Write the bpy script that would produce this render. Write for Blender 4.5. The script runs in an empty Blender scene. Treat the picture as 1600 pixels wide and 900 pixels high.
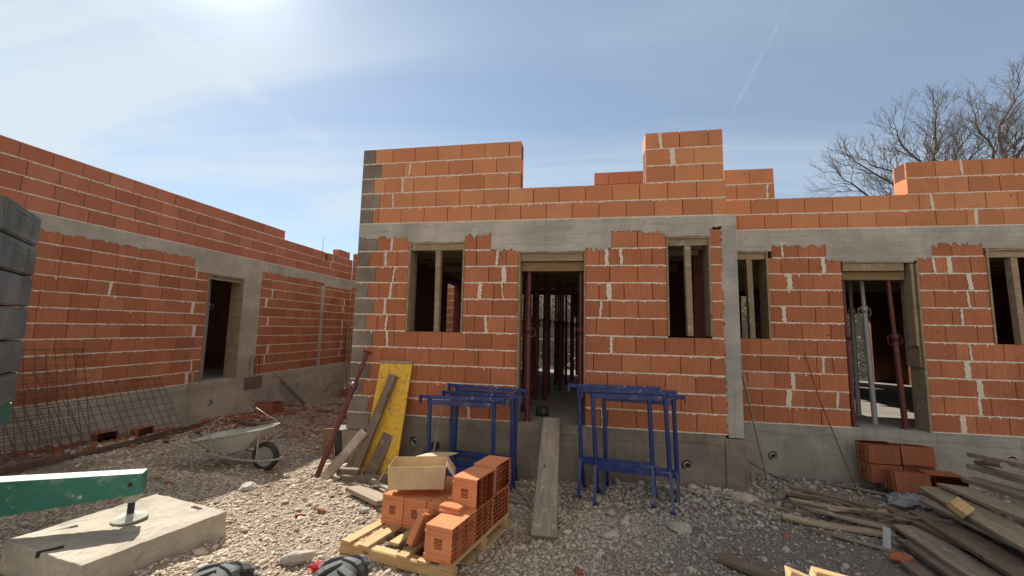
import bpy, bmesh, math, random
import numpy as np
from mathutils import Vector, Matrix, noise
R=math.radians
random.seed(7); rng=np.random.default_rng(11)
S=bpy.context.scene; COL=S.collection

# ------------------------------------------------------------ camera
cam=bpy.data.cameras.new('camera'); camo=bpy.data.objects.new('camera',cam); COL.objects.link(camo)
yaw,pitch,roll=R(9.7107),R(5.9255),R(1.2142)
fw=Vector((-math.sin(yaw)*math.cos(pitch),math.cos(yaw)*math.cos(pitch),math.sin(pitch)))
r0=Vector((math.cos(yaw),math.sin(yaw),0)); u0=r0.cross(fw)
rt=r0*math.cos(roll)+u0*math.sin(roll); upv=-r0*math.sin(roll)+u0*math.cos(roll)
M=Matrix((rt,upv,-fw)).transposed().to_4x4(); M.translation=(0,-5.6906,1.3262)
camo.matrix_world=M
cam.sensor_width=36; cam.lens=611.093/1600*36; cam.clip_start=.02; cam.clip_end=2000
S.camera=camo
S.render.resolution_x=1024; S.render.resolution_y=576

# ------------------------------------------------------------ world, sun, exposure
SUN_EL=R(40.5); SUN_AZ=R(50)      # azimuth from +y towards -x
W=bpy.data.worlds.new('World'); S.world=W; W.use_nodes=True
nt=W.node_tree; nt.nodes.clear()
def N(nt,t,**k):
    n=nt.nodes.new(t)
    for a,b in k.items(): setattr(n,a,b)
    return n
def LK(nt,a,b): nt.links.new(a,b)
def math_n(nt,op,a,b=None,c=None,clamp=False):
    n=N(nt,'ShaderNodeMath',operation=op); n.use_clamp=clamp
    for i,v in enumerate((a,b,c)):
        if v is None: continue
        if isinstance(v,(int,float)): n.inputs[i].default_value=v
        else: LK(nt,v,n.inputs[i])
    return n.outputs[0]
def mixc(nt,f,a,b,mode='MIX'):
    n=N(nt,'ShaderNodeMix',data_type='RGBA',blend_type=mode)
    for i,v in ((0,f),(6,a),(7,b)):
        if isinstance(v,(int,float)): n.inputs[i].default_value=v
        elif isinstance(v,(tuple,list)): n.inputs[i].default_value=(*v[:3],1)
        else: LK(nt,v,n.inputs[i])
    return n.outputs[2]
def ramp(nt,fac,a,b):
    n=N(nt,'ShaderNodeMapRange'); n.interpolation_type='SMOOTHSTEP'
    LK(nt,fac,n.inputs[0]); n.inputs[1].default_value=a; n.inputs[2].default_value=b
    return n.outputs[0]
def noise_n(nt,vec,scale,detail=4,rough=.55,dist=0):
    n=N(nt,'ShaderNodeTexNoise'); n.inputs['Scale'].default_value=scale; n.inputs['Detail'].default_value=detail
    n.inputs['Roughness'].default_value=rough; n.inputs['Distortion'].default_value=dist
    if vec is not None: LK(nt,vec,n.inputs['Vector'])
    return n.outputs[0]
def mapn(nt,vec,scale=(1,1,1),rot=(0,0,0),loc=(0,0,0)):
    n=N(nt,'ShaderNodeMapping'); n.inputs['Scale'].default_value=scale; n.inputs['Rotation'].default_value=rot; n.inputs['Location'].default_value=loc
    LK(nt,vec,n.inputs['Vector']); return n.outputs[0]
sky=N(nt,'ShaderNodeTexSky',sky_type='NISHITA'); sky.sun_disc=False
sky.sun_elevation=SUN_EL; sky.sun_rotation=-SUN_AZ   # rotation 0 = +y, positive towards +x
sky.air_density=1.0; sky.dust_density=.15; sky.ozone_density=2.0; sky.altitude=100
tc=N(nt,'ShaderNodeTexCoord'); dirv=tc.outputs['Generated']
sep=N(nt,'ShaderNodeSeparateXYZ'); LK(nt,dirv,sep.inputs[0])
zz=math_n(nt,'MAXIMUM',sep.outputs[2],.04)
# project directions on a cloud layer
px=math_n(nt,'DIVIDE',sep.outputs[0],math_n(nt,'ADD',zz,.12)); py=math_n(nt,'DIVIDE',sep.outputs[1],math_n(nt,'ADD',zz,.12))
cmb=N(nt,'ShaderNodeCombineXYZ'); LK(nt,px,cmb.inputs[0]); LK(nt,py,cmb.inputs[1])
v1=mapn(nt,cmb.outputs[0],scale=(.32,1.15,1),rot=(0,0,R(-24)),loc=(2.1,.4,0))
c1=noise_n(nt,v1,1.0,6,.55,.8)
c2=noise_n(nt,mapn(nt,cmb.outputs[0],scale=(.5,.8,1),rot=(0,0,R(10))),.55,3,.5,.3)
cl=math_n(nt,'MULTIPLY',ramp(nt,c1,.38,.75),ramp(nt,c2,.30,.66))
# more veil low to the left of the frame, less overhead right
left=ramp(nt,math_n(nt,'SUBTRACT',math_n(nt,'MULTIPLY',sep.outputs[0],-1.0),math_n(nt,'MULTIPLY',sep.outputs[2],.9)),-.55,.55)
veil=math_n(nt,'MULTIPLY',left,.50)
cl=math_n(nt,'ADD',math_n(nt,'MULTIPLY',cl,.75),math_n(nt,'MULTIPLY',veil,math_n(nt,'ADD',.25,math_n(nt,'MULTIPLY',ramp(nt,c1,.38,.62),1.35))))
# unseen warm bright bank added to the sky behind the camera to light the facades
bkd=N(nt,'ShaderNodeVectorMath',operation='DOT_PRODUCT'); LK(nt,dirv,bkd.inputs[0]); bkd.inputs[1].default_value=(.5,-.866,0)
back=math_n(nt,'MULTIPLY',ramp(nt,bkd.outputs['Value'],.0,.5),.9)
# two contrails
def trail(n3,w,mask_dir,m0,m1,amp):
    d=N(nt,'ShaderNodeVectorMath',operation='DOT_PRODUCT'); LK(nt,dirv,d.inputs[0]); d.inputs[1].default_value=n3
    wob=math_n(nt,'MULTIPLY',math_n(nt,'SUBTRACT',noise_n(nt,dirv,9,3),.5),.016)
    a=math_n(nt,'ABSOLUTE',math_n(nt,'ADD',d.outputs['Value'],wob))
    t=math_n(nt,'SUBTRACT',1.0,ramp(nt,a,0,w))
    m=N(nt,'ShaderNodeVectorMath',operation='DOT_PRODUCT'); LK(nt,dirv,m.inputs[0]); m.inputs[1].default_value=mask_dir
    t=math_n(nt,'MULTIPLY',t,ramp(nt,m.outputs['Value'],m0,m1))
    return math_n(nt,'MULTIPLY',math_n(nt,'MULTIPLY',t,ramp(nt,noise_n(nt,dirv,14,4),.3,.7)),amp)
def pixdir(x,y): return (fw+rt*((x-800)/611.1)-upv*((y-450)/611.1)).normalized()
def tr(a,b,w,m0,amp):
    p,q=pixdir(*a),pixdir(*b); n=p.cross(q).normalized(); m=(p+q).normalized()
    return trail(tuple(n),w,tuple(m),m0,m0+.012,amp)
cl=math_n(nt,'ADD',math_n(nt,'MULTIPLY',cl,.76),.25)
t1=tr((1225,20),(1158,145),.0055,.9915,.36)
t2=tr((215,30),(400,150),.03,.960,.26)
cl=math_n(nt,'ADD',cl,math_n(nt,'ADD',t1,t2),clamp=True)
CLOUD=N(nt,'ShaderNodeRGB'); CLOUD.outputs[0].default_value=(5.9,6.7,7.2,1)
skyc=mixc(nt,math_n(nt,'MULTIPLY',cl,.9),sky.outputs[0],CLOUD.outputs[0])
dn=N(nt,'ShaderNodeVectorMath',operation='DOT_PRODUCT'); LK(nt,dirv,dn.inputs[0]); dn.inputs[1].default_value=(-math.sin(SUN_AZ)*math.cos(SUN_EL),math.cos(SUN_AZ)*math.cos(SUN_EL),math.sin(SUN_EL))
aur=math_n(nt,'MULTIPLY',math_n(nt,'POWER',math_n(nt,'MAXIMUM',dn.outputs['Value'],0.),150.),5.)
gl=N(nt,'ShaderNodeCombineXYZ'); 
for i_ in range(3): LK(nt,aur,gl.inputs[i_])
skyc=mixc(nt,1.0,skyc,gl.outputs[0],'ADD')
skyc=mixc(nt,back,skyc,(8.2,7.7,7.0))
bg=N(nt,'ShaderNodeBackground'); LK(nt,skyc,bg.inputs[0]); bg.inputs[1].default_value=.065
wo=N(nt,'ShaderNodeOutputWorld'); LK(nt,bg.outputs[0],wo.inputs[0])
sl=bpy.data.lights.new('sun','SUN'); sl.energy=4.7; sl.angle=R(.5); sl.color=(1,.93,.82)
so=bpy.data.objects.new('sun',sl); COL.objects.link(so)
sd=Vector((-math.sin(SUN_AZ)*math.cos(SUN_EL),math.cos(SUN_AZ)*math.cos(SUN_EL),math.sin(SUN_EL)))
so.rotation_euler=sd.to_track_quat('Z','Y').to_euler(); so.location=(0,0,30)
S.view_settings.view_transform='Standard'; S.view_settings.look='None'; S.view_settings.exposure=0.95; S.view_settings.gamma=1
S.render.engine='CYCLES'; S.cycles.max_bounces=8; S.cycles.diffuse_bounces=4

# ------------------------------------------------------------ helpers
class MB:
    def __init__(s): s.v=[];s.f=[];s.t=[];s.sm=[]
    def add(s,vs,fs,tint=0.,smooth=False):
        o=len(s.v); s.v+= [tuple(v) for v in vs]; s.f+=[tuple(i+o for i in f) for f in fs]; s.t+=[tint]*len(fs); s.sm+=[smooth]*len(fs)
        return s
    def hexa(s,c,tint=0.):   # 8 corners: bottom ring ccw, top ring ccw
        return s.add(c,[(3,2,1,0),(4,5,6,7),(0,1,5,4),(1,2,6,5),(2,3,7,6),(3,0,4,7)],tint)
    def box(s,a,b,tint=0.,M=None):
        x0,y0,z0=a;x1,y1,z1=b
        c=[Vector(q) for q in ((x0,y0,z0),(x1,y0,z0),(x1,y1,z0),(x0,y1,z0),(x0,y0,z1),(x1,y0,z1),(x1,y1,z1),(x0,y1,z1))]
        if M is not None: c=[M@q for q in c]
        return s.hexa(c,tint)
    def tube(s,pts,r,n=10,tint=0.,cap=True,M=None,smooth=True):
        pts=[Vector(p) for p in pts]
        if M is not None: pts=[M@p for p in pts]
        rs=r if isinstance(r,(list,tuple)) else [r]*len(pts)
        vs=[];prev=None
        for i,p in enumerate(pts):
            t=(pts[min(i+1,len(pts)-1)]-pts[max(i-1,0)]).normalized()
            if prev is None: a=t.orthogonal().normalized()
            else: a=(prev-t*prev.dot(t)).normalized()
            prev=a; b=t.cross(a)
            for k in range(n):
                th=2*math.pi*k/n; vs.append(p+(a*math.cos(th)+b*math.sin(th))*rs[i])
        fs=[]
        for i in range(len(pts)-1):
            for k in range(n): fs.append((i*n+k,i*n+(k+1)%n,(i+1)*n+(k+1)%n,(i+1)*n+k))
        s.add(vs,fs,tint,smooth)
        if cap:
            s.add(vs[:n],[tuple(range(n-1,-1,-1))],tint); s.add(vs[-n:],[tuple(range(n))],tint)
        return s
    def beam(s,p,q,w,h,up=(0,0,1),tint=0.,M=None):   # rectangular bar between two points
        p=Vector(p);q=Vector(q)
        if M is not None: p=M@p;q=M@q
        t=(q-p).normalized(); up=Vector(up); side=t.cross(up)
        if side.length<1e-4: side=t.cross(Vector((0,1,0)))
        side.normalize(); u=side.cross(t)
        c=[]
        for P in (-1,1):
            pass
        a=side*w/2;b=u*h/2
        c=[p-a-b,q-a-b,q+a-b,p+a-b,p-a+b,q-a+b,q+a+b,p+a+b]
        return s.hexa([c[3],c[2],c[1],c[0],c[7],c[6],c[5],c[4]],tint)
    def lathe(s,prof,c,axis,n=24,tint=0.,M=None):   # prof: list of (radius, along)
        c=Vector(c);ax=Vector(axis).normalized();a=ax.orthogonal().normalized();b=ax.cross(a)
        vs=[]
        for r,h in prof:
            for k in range(n):
                th=2*math.pi*k/n; q=c+ax*h+(a*math.cos(th)+b*math.sin(th))*r
                vs.append(M@q if M is not None else q)
        fs=[(i*n+k,i*n+(k+1)%n,(i+1)*n+(k+1)%n,(i+1)*n+k) for i in range(len(prof)-1) for k in range(n)]
        return s.add(vs,fs,tint,True)
    def build(s,name,mat,parent=None,kind=None,fix=True,bevel=0):
        me=bpy.data.meshes.new(name); me.from_pydata(s.v,[],s.f); me.update()
        a=me.attributes.new('tint','FLOAT','FACE'); a.data.foreach_set('value',s.t)
        me.polygons.foreach_set('use_smooth',s.sm)
        if fix:
            bm=bmesh.new(); bm.from_mesh(me)
            if bevel: 
                bmesh.ops.remove_doubles(bm,verts=bm.verts,dist=1e-5)
            bmesh.ops.recalc_face_normals(bm,faces=bm.faces); bm.to_mesh(me); bm.free()
        o=bpy.data.objects.new(name,me); COL.objects.link(o)
        if mat: me.materials.append(mat)
        if parent is not None:
            o.parent=parent
            if parent.get('worldchild'): o.location=-Vector(parent.location)
        if kind: o['kind']=kind
        if bevel:
            m=o.modifiers.new('bevel','BEVEL'); m.width=bevel; m.segments=2; m.limit_method='ANGLE'
        return o
def tag(o,label,cat,group=None):
    o['label']=label;o['category']=cat
    if group:o['group']=group
    return o
def thing(name,label,cat,loc=(0,0,0),group=None,world=False,M=None):
    o=bpy.data.objects.new(name,None); COL.objects.link(o); o.empty_display_size=.2
    if M is not None: o.matrix_world=M
    else: o.location=loc
    if world: o['worldchild']=True
    return tag(o,label,cat,group)
def dup(root,M=None,label=None,group=None):
    r=root.copy(); COL.objects.link(r)
    if M is not None: r.matrix_world=M
    if label: r['label']=label
    if group: r['group']=group
    for ch in list(root.children):
        c=ch.copy(); COL.objects.link(c); c.parent=r
        for g in ch.children:
            d=g.copy(); COL.objects.link(d); d.parent=c
    return r
def frame(p,xdir,zhint=(0,0,1)):
    x=Vector(xdir).normalized(); z=Vector(zhint); y=z.cross(x).normalized(); z=x.cross(y)
    m=Matrix((x,y,z)).transposed().to_4x4(); m.translation=Vector(p); return m

# ------------------------------------------------------------ materials
def mat(name):
    m=bpy.data.materials.new(name); m.use_nodes=True; nt=m.node_tree; b=nt.nodes['Principled BSDF']
    return m,nt,b
def objco(nt): return N(nt,'ShaderNodeTexCoord').outputs['Object']
def attr(nt,n='tint'):
    a=N(nt,'ShaderNodeAttribute'); a.attribute_name=n; return a.outputs['Fac']
def bump(nt,b,h,strength,dist,prev=None):
    n=N(nt,'ShaderNodeBump'); n.inputs['Strength'].default_value=strength; n.inputs['Distance'].default_value=dist
    LK(nt,h,n.inputs['Height']); 
    if prev is not None: LK(nt,prev,n.inputs['Normal'])
    LK(nt,n.outputs[0],b.inputs['Normal']); return n.outputs[0]
def rand(nt): return N(nt,'ShaderNodeObjectInfo').outputs['Random']

def brick_mat(name,ca,cb,groove,dirt,freq=34.,holes=False,horiz=False,dust=.35,grs=.45):
    m,nt,b=mat(name); co=objco(nt); sp=N(nt,'ShaderNodeSeparateXYZ'); LK(nt,co,sp.inputs[0])
    t=attr(nt); 
    big=noise_n(nt,co,2.3,4); fine=noise_n(nt,co,38,5,.6)
    c=mixc(nt,math_n(nt,'FRACT',math_n(nt,'MULTIPLY',t,7.13)),ca,cb)
    t3=math_n(nt,'FRACT',math_n(nt,'MULTIPLY',t,23.7))
    c=mixc(nt,math_n(nt,'MULTIPLY',ramp(nt,t3,.55,1.),.30),c,tuple(x*.50 for x in ca))
    c=mixc(nt,math_n(nt,'MULTIPLY',ramp(nt,t3,.35,.0),.30),c,(min(1,ca[0]*1.15),ca[1]*1.45,ca[2]*1.7))
    c=mixc(nt,math_n(nt,'MULTIPLY',ramp(nt,big,.4,.72),.35),c,tuple(x*.6 for x in ca))
    hol=ramp(nt,noise_n(nt,mapn(nt,co,loc=(9,2,4)),17,1,.3),.775,.80)
    c=mixc(nt,math_n(nt,'MULTIPLY',hol,.8),c,tuple(x*.18 for x in ca))
    c=mixc(nt,math_n(nt,'MULTIPLY',ramp(nt,fine,.45,.8),.25),c,(.62,.33,.2))
    s=sp.outputs[0] if horiz=='x' else (sp.outputs[2] if horiz else math_n(nt,'ADD',sp.outputs[0],sp.outputs[1]))
    wob=math_n(nt,'MULTIPLY',noise_n(nt,co,6,2),.012)
    s=math_n(nt,'ADD',s,wob)
    per=math_n(nt,'FRACT',math_n(nt,'MULTIPLY',s,freq))
    g=ramp(nt,math_n(nt,'ABSOLUTE',math_n(nt,'SUBTRACT',per,.5)),.0,.22)      # 0 in groove
    irr=ramp(nt,noise_n(nt,mapn(nt,co,scale=(9,9,1.2)),3,2),.35,.65)
    gm=math_n(nt,'MULTIPLY',math_n(nt,'SUBTRACT',1.0,g),irr)
    c=mixc(nt,math_n(nt,'MULTIPLY',gm,groove),c,tuple(x*.35 for x in ca))
    # whitish mortar dust / droppings
    d=ramp(nt,noise_n(nt,mapn(nt,co,scale=(1,1,.45)),16,6,.7),.66,.74)
    c=mixc(nt,math_n(nt,'MULTIPLY',d,dust),c,(.55,.45,.38))
    d2=ramp(nt,noise_n(nt,mapn(nt,co,scale=(1.6,1.6,.3),loc=(5,3,1)),1.9,5,.62),.5,.75)
    c=mixc(nt,math_n(nt,'MULTIPLY',d2,dirt),c,tuple(x*.45 for x in ca))
    LK(nt,c,b.inputs['Base Color']); b.inputs['Roughness'].default_value=.92
    b.inputs['Specular IOR Level'].default_value=.2
    h=math_n(nt,'ADD',math_n(nt,'MULTIPLY',g,grs),math_n(nt,'MULTIPLY',fine,.5))
    bump(nt,b,h,.8,.004)
    return m
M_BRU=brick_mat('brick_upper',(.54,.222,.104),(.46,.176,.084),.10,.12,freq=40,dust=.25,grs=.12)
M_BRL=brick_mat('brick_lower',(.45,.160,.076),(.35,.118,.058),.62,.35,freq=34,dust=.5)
M_BRS=brick_mat('brick_side',(.46,.165,.092),(.38,.130,.074),.16,.2,freq=34,dust=.3,grs=.2)
M_BRIN=brick_mat('brick_inner_shade',(.13,.045,.027),(.10,.036,.022),.4,.3,dust=.2)  # block clay with the shade of the rooms put into its colour
M_BRLOOSE=brick_mat('brick_loose',(.60,.22,.10),(.50,.17,.075),.0,.15,freq=36,horiz='x',dust=.15,grs=0.)
M_BRROUGH=brick_mat('brick_rough',(.30,.098,.048),(.25,.078,.037),.45,.3,freq=36,horiz='x',dust=.2,grs=0.)

m,nt,b=mat('shadow_gap_clay'); b.inputs['Base Color'].default_value=(.10,.035,.02,1); b.inputs['Roughness'].default_value=1; M_CORE=m
def conc(name,base,var,board=0.,stain=.3,bumpd=.004,streak=0):
    m,nt,b=mat(name); co=objco(nt)
    a=noise_n(nt,co,1.4,6,.6,.4); f=noise_n(nt,co,30,6,.65); g=noise_n(nt,co,5,5,.6,.8)
    c=mixc(nt,ramp(nt,a,.3,.7),tuple(x*(1-var) for x in base),tuple(x*(1+var) for x in base))
    c=mixc(nt,math_n(nt,'MULTIPLY',ramp(nt,g,.5,.75),stain),c,tuple(x*.55 for x in base))
    c=mixc(nt,math_n(nt,'MULTIPLY',ramp(nt,f,.5,.8),.22),c,tuple(min(1,x*1.5) for x in base))
    pits=ramp(nt,noise_n(nt,co,70,2,.5),.70,.76)
    c=mixc(nt,math_n(nt,'MULTIPLY',pits,.6),c,tuple(x*.3 for x in base))
    if streak:
        st=ramp(nt,noise_n(nt,mapn(nt,co,scale=(7,7,.5)),1.6,5,.6),.52,.72)
        c=mixc(nt,math_n(nt,'MULTIPLY',st,streak),c,tuple(x*.45 for x in base))
    h=math_n(nt,'ADD',math_n(nt,'MULTIPLY',f,.6),math_n(nt,'MULTIPLY',g,.8))
    if board:
        bd=noise_n(nt,mapn(nt,co,scale=(.6,.6,14)),2.0,4,.6)
        c=mixc(nt,math_n(nt,'MULTIPLY',ramp(nt,bd,.45,.7),board),c,tuple(x*.62 for x in base))
        h=math_n(nt,'ADD',h,math_n(nt,'MULTIPLY',bd,1.0))
    LK(nt,c,b.inputs['Base Color']); b.inputs['Roughness'].default_value=.9; b.inputs['Specular IOR Level'].default_value=.25
    bump(nt,b,h,.7,bumpd); return m
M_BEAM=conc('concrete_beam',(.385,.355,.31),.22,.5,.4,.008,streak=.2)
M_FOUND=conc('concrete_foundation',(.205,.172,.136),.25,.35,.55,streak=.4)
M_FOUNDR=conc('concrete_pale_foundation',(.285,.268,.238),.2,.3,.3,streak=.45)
M_FOUNDL=conc('concrete_left_foundation',(.40,.345,.285),.18,.2,.25,streak=.3)
M_COLM=conc('concrete_column',(.33,.305,.27),.2,.1,.4,.01,streak=.3)
M_QUOIN=conc('concrete_block',(.21,.172,.138),.3,0,.4,.008)
M_SLABC=conc('concrete_slab',(.37,.33,.265),.25,0,.5,.022)
M_BALL=conc('ballast_concrete',(.165,.175,.168),.35,0,.5,.006,streak=.55)
M_FLOOR=conc('concrete_floor',(.20,.18,.16),.15,0,.3)
m,nt,b=mat('mortar'); co=objco(nt); f=noise_n(nt,co,60,5,.7)
LK(nt,mixc(nt,ramp(nt,f,.3,.7),(.50,.42,.34),(.74,.65,.55)),b.inputs['Base Color']); b.inputs['Roughness'].default_value=.95; bump(nt,b,f,.8,.006); M_MORT=m

def wood(name,a,c_,dark,rough=.8,knots=True,spatter=0.,rnd=.5,spcol=(.5,.48,.44)):
    m,nt,b=mat(name); co=objco(nt); rn=rand(nt)
    off=N(nt,'ShaderNodeCombineXYZ'); LK(nt,math_n(nt,'MULTIPLY',rn,37.),off.inputs[0]); LK(nt,math_n(nt,'MULTIPLY',rn,11.),off.inputs[1])
    ad=N(nt,'ShaderNodeVectorMath',operation='ADD'); LK(nt,co,ad.inputs[0]); LK(nt,off.outputs[0],ad.inputs[1]); v=ad.outputs[0]
    g=noise_n(nt,mapn(nt,v,scale=(1.2,26,26)),1.6,6,.65,.7); g2=noise_n(nt,mapn(nt,v,scale=(.8,5,5)),2,4,.55,.4)
    c=mixc(nt,ramp(nt,g,.3,.7),a,c_)
    c=mixc(nt,math_n(nt,'MULTIPLY',ramp(nt,g2,.45,.75),.6),c,dark)
    c=mixc(nt,math_n(nt,'MULTIPLY',rn,rnd),c,tuple(x*.55 for x in a))
    if knots:
        vo=N(nt,'ShaderNodeTexVoronoi'); vo.inputs['Scale'].default_value=2.2; LK(nt,mapn(nt,v,scale=(1,2.6,2.6)),vo.inputs['Vector'])
        k=math_n(nt,'SUBTRACT',1.0,ramp(nt,vo.outputs['Distance'],.05,.11)); c=mixc(nt,math_n(nt,'MULTIPLY',k,.8),c,tuple(x*.4 for x in dark))
    if spatter:
        sp_=ramp(nt,noise_n(nt,v,9,6,.7),.55,.66); c=mixc(nt,math_n(nt,'MULTIPLY',sp_,spatter),c,spcol)
    LK(nt,c,b.inputs['Base Color']); b.inputs['Roughness'].default_value=rough; b.inputs['Specular IOR Level'].default_value=.25
    bump(nt,b,g,.6,.004); return m
M_WPALE=wood('wood_pale',(.36,.29,.205),(.27,.21,.145),(.16,.12,.085),spatter=.4,rnd=.45)
M_WGREY=wood('wood_grey',(.33,.27,.205),(.24,.19,.14),(.13,.10,.075),spatter=.45)
M_WBROWN=wood('wood_brown',(.22,.165,.12),(.15,.11,.08),(.085,.06,.045),spatter=.35,spcol=(.38,.33,.28))
M_WFRESH=wood('wood_fresh',(.52,.36,.19),(.42,.27,.12),(.28,.17,.08),rnd=.15)
M_WFORM=wood('wood_formwork',(.34,.255,.16),(.24,.175,.11),(.13,.09,.055),spatter=.35)
M_WYEL=wood('formwork_yellow_beam',(.27,.18,.085),(.21,.14,.065),(.13,.08,.04),knots=False)
m,nt,b=mat('yellow_panel'); co=objco(nt)
g=noise_n(nt,mapn(nt,co,scale=(4,22,4)),1.5,6,.7,.6); s_=ramp(nt,noise_n(nt,co,16,6,.75,.5),.53,.62); s2=ramp(nt,noise_n(nt,co,4,5,.6),.55,.75)
c=mixc(nt,ramp(nt,g,.3,.7),(.74,.44,.035),(.60,.33,.03)); c=mixc(nt,math_n(nt,'MULTIPLY',s_,.65),c,(.20,.09,.03)); c=mixc(nt,math_n(nt,'MULTIPLY',s2,.4),c,(.42,.26,.08))
LK(nt,c,b.inputs['Base Color']); b.inputs['Roughness'].default_value=.6; bump(nt,b,g,.4,.002); M_YEL=m

def paint(name,col,chip,chipcol,rough=.45,metal=0.,scale=14,dirt=.25,dirtc=(.3,.27,.23)):
    m,nt,b=mat(name); co=objco(nt)
    n1=noise_n(nt,co,scale,6,.75,.3); n2=noise_n(nt,co,3,5,.6)
    c=mixc(nt,math_n(nt,'MULTIPLY',ramp(nt,n2,.4,.75),.35),col,tuple(x*.55 for x in col))
    c=mixc(nt,math_n(nt,'MULTIPLY',ramp(nt,noise_n(nt,co,7,6,.7),.5,.72),dirt),c,dirtc)
    k=ramp(nt,n1,chip,chip+.03); c=mixc(nt,k,c,chipcol)
    LK(nt,c,b.inputs['Base Color']); b.inputs['Metallic'].default_value=metal
    LK(nt,math_n(nt,'ADD',rough,math_n(nt,'MULTIPLY',k,.3)),b.inputs['Roughness'])
    bump(nt,b,n1,.25,.002); return m
M_BLUE=paint('blue_paint',(.013,.032,.14),.64,(.42,.42,.44),.4,dirt=.22)
M_RED=paint('red_oxide_paint',(.105,.017,.015),.66,(.12,.07,.05),.55)
M_RUST=paint('rusty_steel',(.095,.048,.030),.6,(.05,.025,.016),.75,scale=30)
M_GALV=paint('dull_galvanised',(.32,.32,.31),.62,(.5,.48,.45),.6,metal=.3)
M_GREEN=paint('green_paint',(.024,.160,.115),.615,(.42,.44,.38),.45,dirt=.4,dirtc=(.42,.45,.40))
M_TRAY=paint('barrow_paint',(.40,.395,.34),.60,(.17,.17,.15),.6,scale=9,dirt=.6,dirtc=(.46,.43,.38))
M_BARF=paint('barrow_frame',(.30,.27,.235),.6,(.15,.10,.07),.6,dirt=.5)
M_PLATE=paint('dusty_steel_plate',(.34,.36,.29),.62,(.22,.18,.13),.6,dirt=.5,dirtc=(.5,.46,.38))
M_RUB=paint('rubber',(.022,.022,.023),.63,(.16,.15,.135),.8,dirt=.4,dirtc=(.18,.17,.15))
M_RUBT=paint('tyre_rubber',(.022,.024,.026),.70,(.13,.13,.12),.75,dirt=.12,dirtc=(.2,.19,.17))
M_TREAD=paint('dusty_tread_rubber',(.085,.09,.09),.66,(.22,.21,.19),.85,dirt=.6,dirtc=(.26,.25,.225))
M_BLACKP=paint('black_plastic',(.015,.015,.016),.7,(.2,.19,.18),.5)
M_CLOTH=paint('red_cloth',(.42,.02,.03),.75,(.1,.01,.01),.9)
M_PVC=paint('grey_pvc',(.30,.29,.28),.7,(.2,.18,.16),.6)
m,nt,b=mat('cardboard'); co=objco(nt); g=noise_n(nt,co,9,5,.6); st=ramp(nt,noise_n(nt,co,26,3,.6),.68,.73)
c=mixc(nt,ramp(nt,g,.3,.7),(.52,.38,.225),(.44,.315,.185)); c=mixc(nt,math_n(nt,'MULTIPLY',st,.6),c,(.2,.13,.08))
LK(nt,c,b.inputs['Base Color']); b.inputs['Roughness'].default_value=.85; M_CARD=m
m,nt,b=mat('plastic_sheet'); b.inputs['Base Color'].default_value=(.45,.46,.49,1); b.inputs['Roughness'].default_value=.3; b.inputs['Transmission Weight'].default_value=.6; M_SHEET=m
m,nt,b=mat('dark_hole'); b.inputs['Base Color'].default_value=(.03,.027,.025,1); b.inputs['Roughness'].default_value=1; M_HOLE=m
m,nt,b=mat('bark'); co=objco(nt); g=noise_n(nt,co,20,4)
LK(nt,mixc(nt,g,(.05,.040,.032),(.13,.105,.085)),b.inputs['Base Color']); b.inputs['Roughness'].default_value=.95; M_BARK=m
m,nt,b=mat('scrub'); t=attr(nt)
LK(nt,mixc(nt,t,(.05,.06,.032),(.15,.13,.095)),b.inputs['Base Color']); b.inputs['Roughness'].default_value=.9; M_SCRUB=m

def gcol(nt,co):
    sp=N(nt,'ShaderNodeSeparateXYZ'); LK(nt,co,sp.inputs[0])
    cream=(.485,.395,.305); grey=(.245,.236,.224); brown=(.27,.185,.135)
    wob=math_n(nt,'MULTIPLY',math_n(nt,'SUBTRACT',noise_n(nt,co,.9,3),.5),1.4)
    fx=ramp(nt,math_n(nt,'ADD',sp.outputs[0],wob),-.6,1.1)          # greyer crushed stone to the right
    c=mixc(nt,fx,cream,grey)
    br=ramp(nt,noise_n(nt,mapn(nt,co,loc=(3,1,0)),1.1,5,.65),.44,.62)
    c=mixc(nt,math_n(nt,'MULTIPLY',br,math_n(nt,'SUBTRACT',.62,math_n(nt,'MULTIPLY',fx,.42))),c,brown)
    fy=math_n(nt,'MULTIPLY',ramp(nt,math_n(nt,'ADD',sp.outputs[1],wob),.3,2.2),ramp(nt,math_n(nt,'MULTIPLY',sp.outputs[0],-1.),2.5,4.0))
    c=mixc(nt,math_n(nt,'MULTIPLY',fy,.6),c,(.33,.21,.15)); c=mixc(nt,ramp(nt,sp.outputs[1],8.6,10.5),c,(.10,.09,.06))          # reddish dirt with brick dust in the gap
    return c
m,nt,b=mat('ground_dirt'); co=objco(nt); c=gcol(nt,co); f=noise_n(nt,co,45,6,.7); g=noise_n(nt,co,9,5,.6)
c=mixc(nt,math_n(nt,'MULTIPLY',ramp(nt,f,.35,.7),.7),c,(.13,.105,.085)); c=mixc(nt,math_n(nt,'MULTIPLY',ramp(nt,g,.5,.75),.2),c,(.5,.45,.38))
LK(nt,c,b.inputs['Base Color']); b.inputs['Roughness'].default_value=.95; b.inputs['Specular IOR Level'].default_value=.15
bump(nt,b,math_n(nt,'ADD',math_n(nt,'ADD',f,g),math_n(nt,'MULTIPLY',noise_n(nt,co,140,3,.7),.7)),1.,.022); M_GROUND=m
m,nt,b=mat('gravel_stone'); co=objco(nt); c=gcol(nt,co); t=attr(nt)
c=mixc(nt,math_n(nt,'MULTIPLY',ramp(nt,t,.0,1.),.45),c,(.60,.53,.43)); c=mixc(nt,math_n(nt,'MULTIPLY',ramp(nt,math_n(nt,'FRACT',math_n(nt,'MULTIPLY',t,9.7)),.5,1.),.6),c,(.17,.135,.11))
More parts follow.
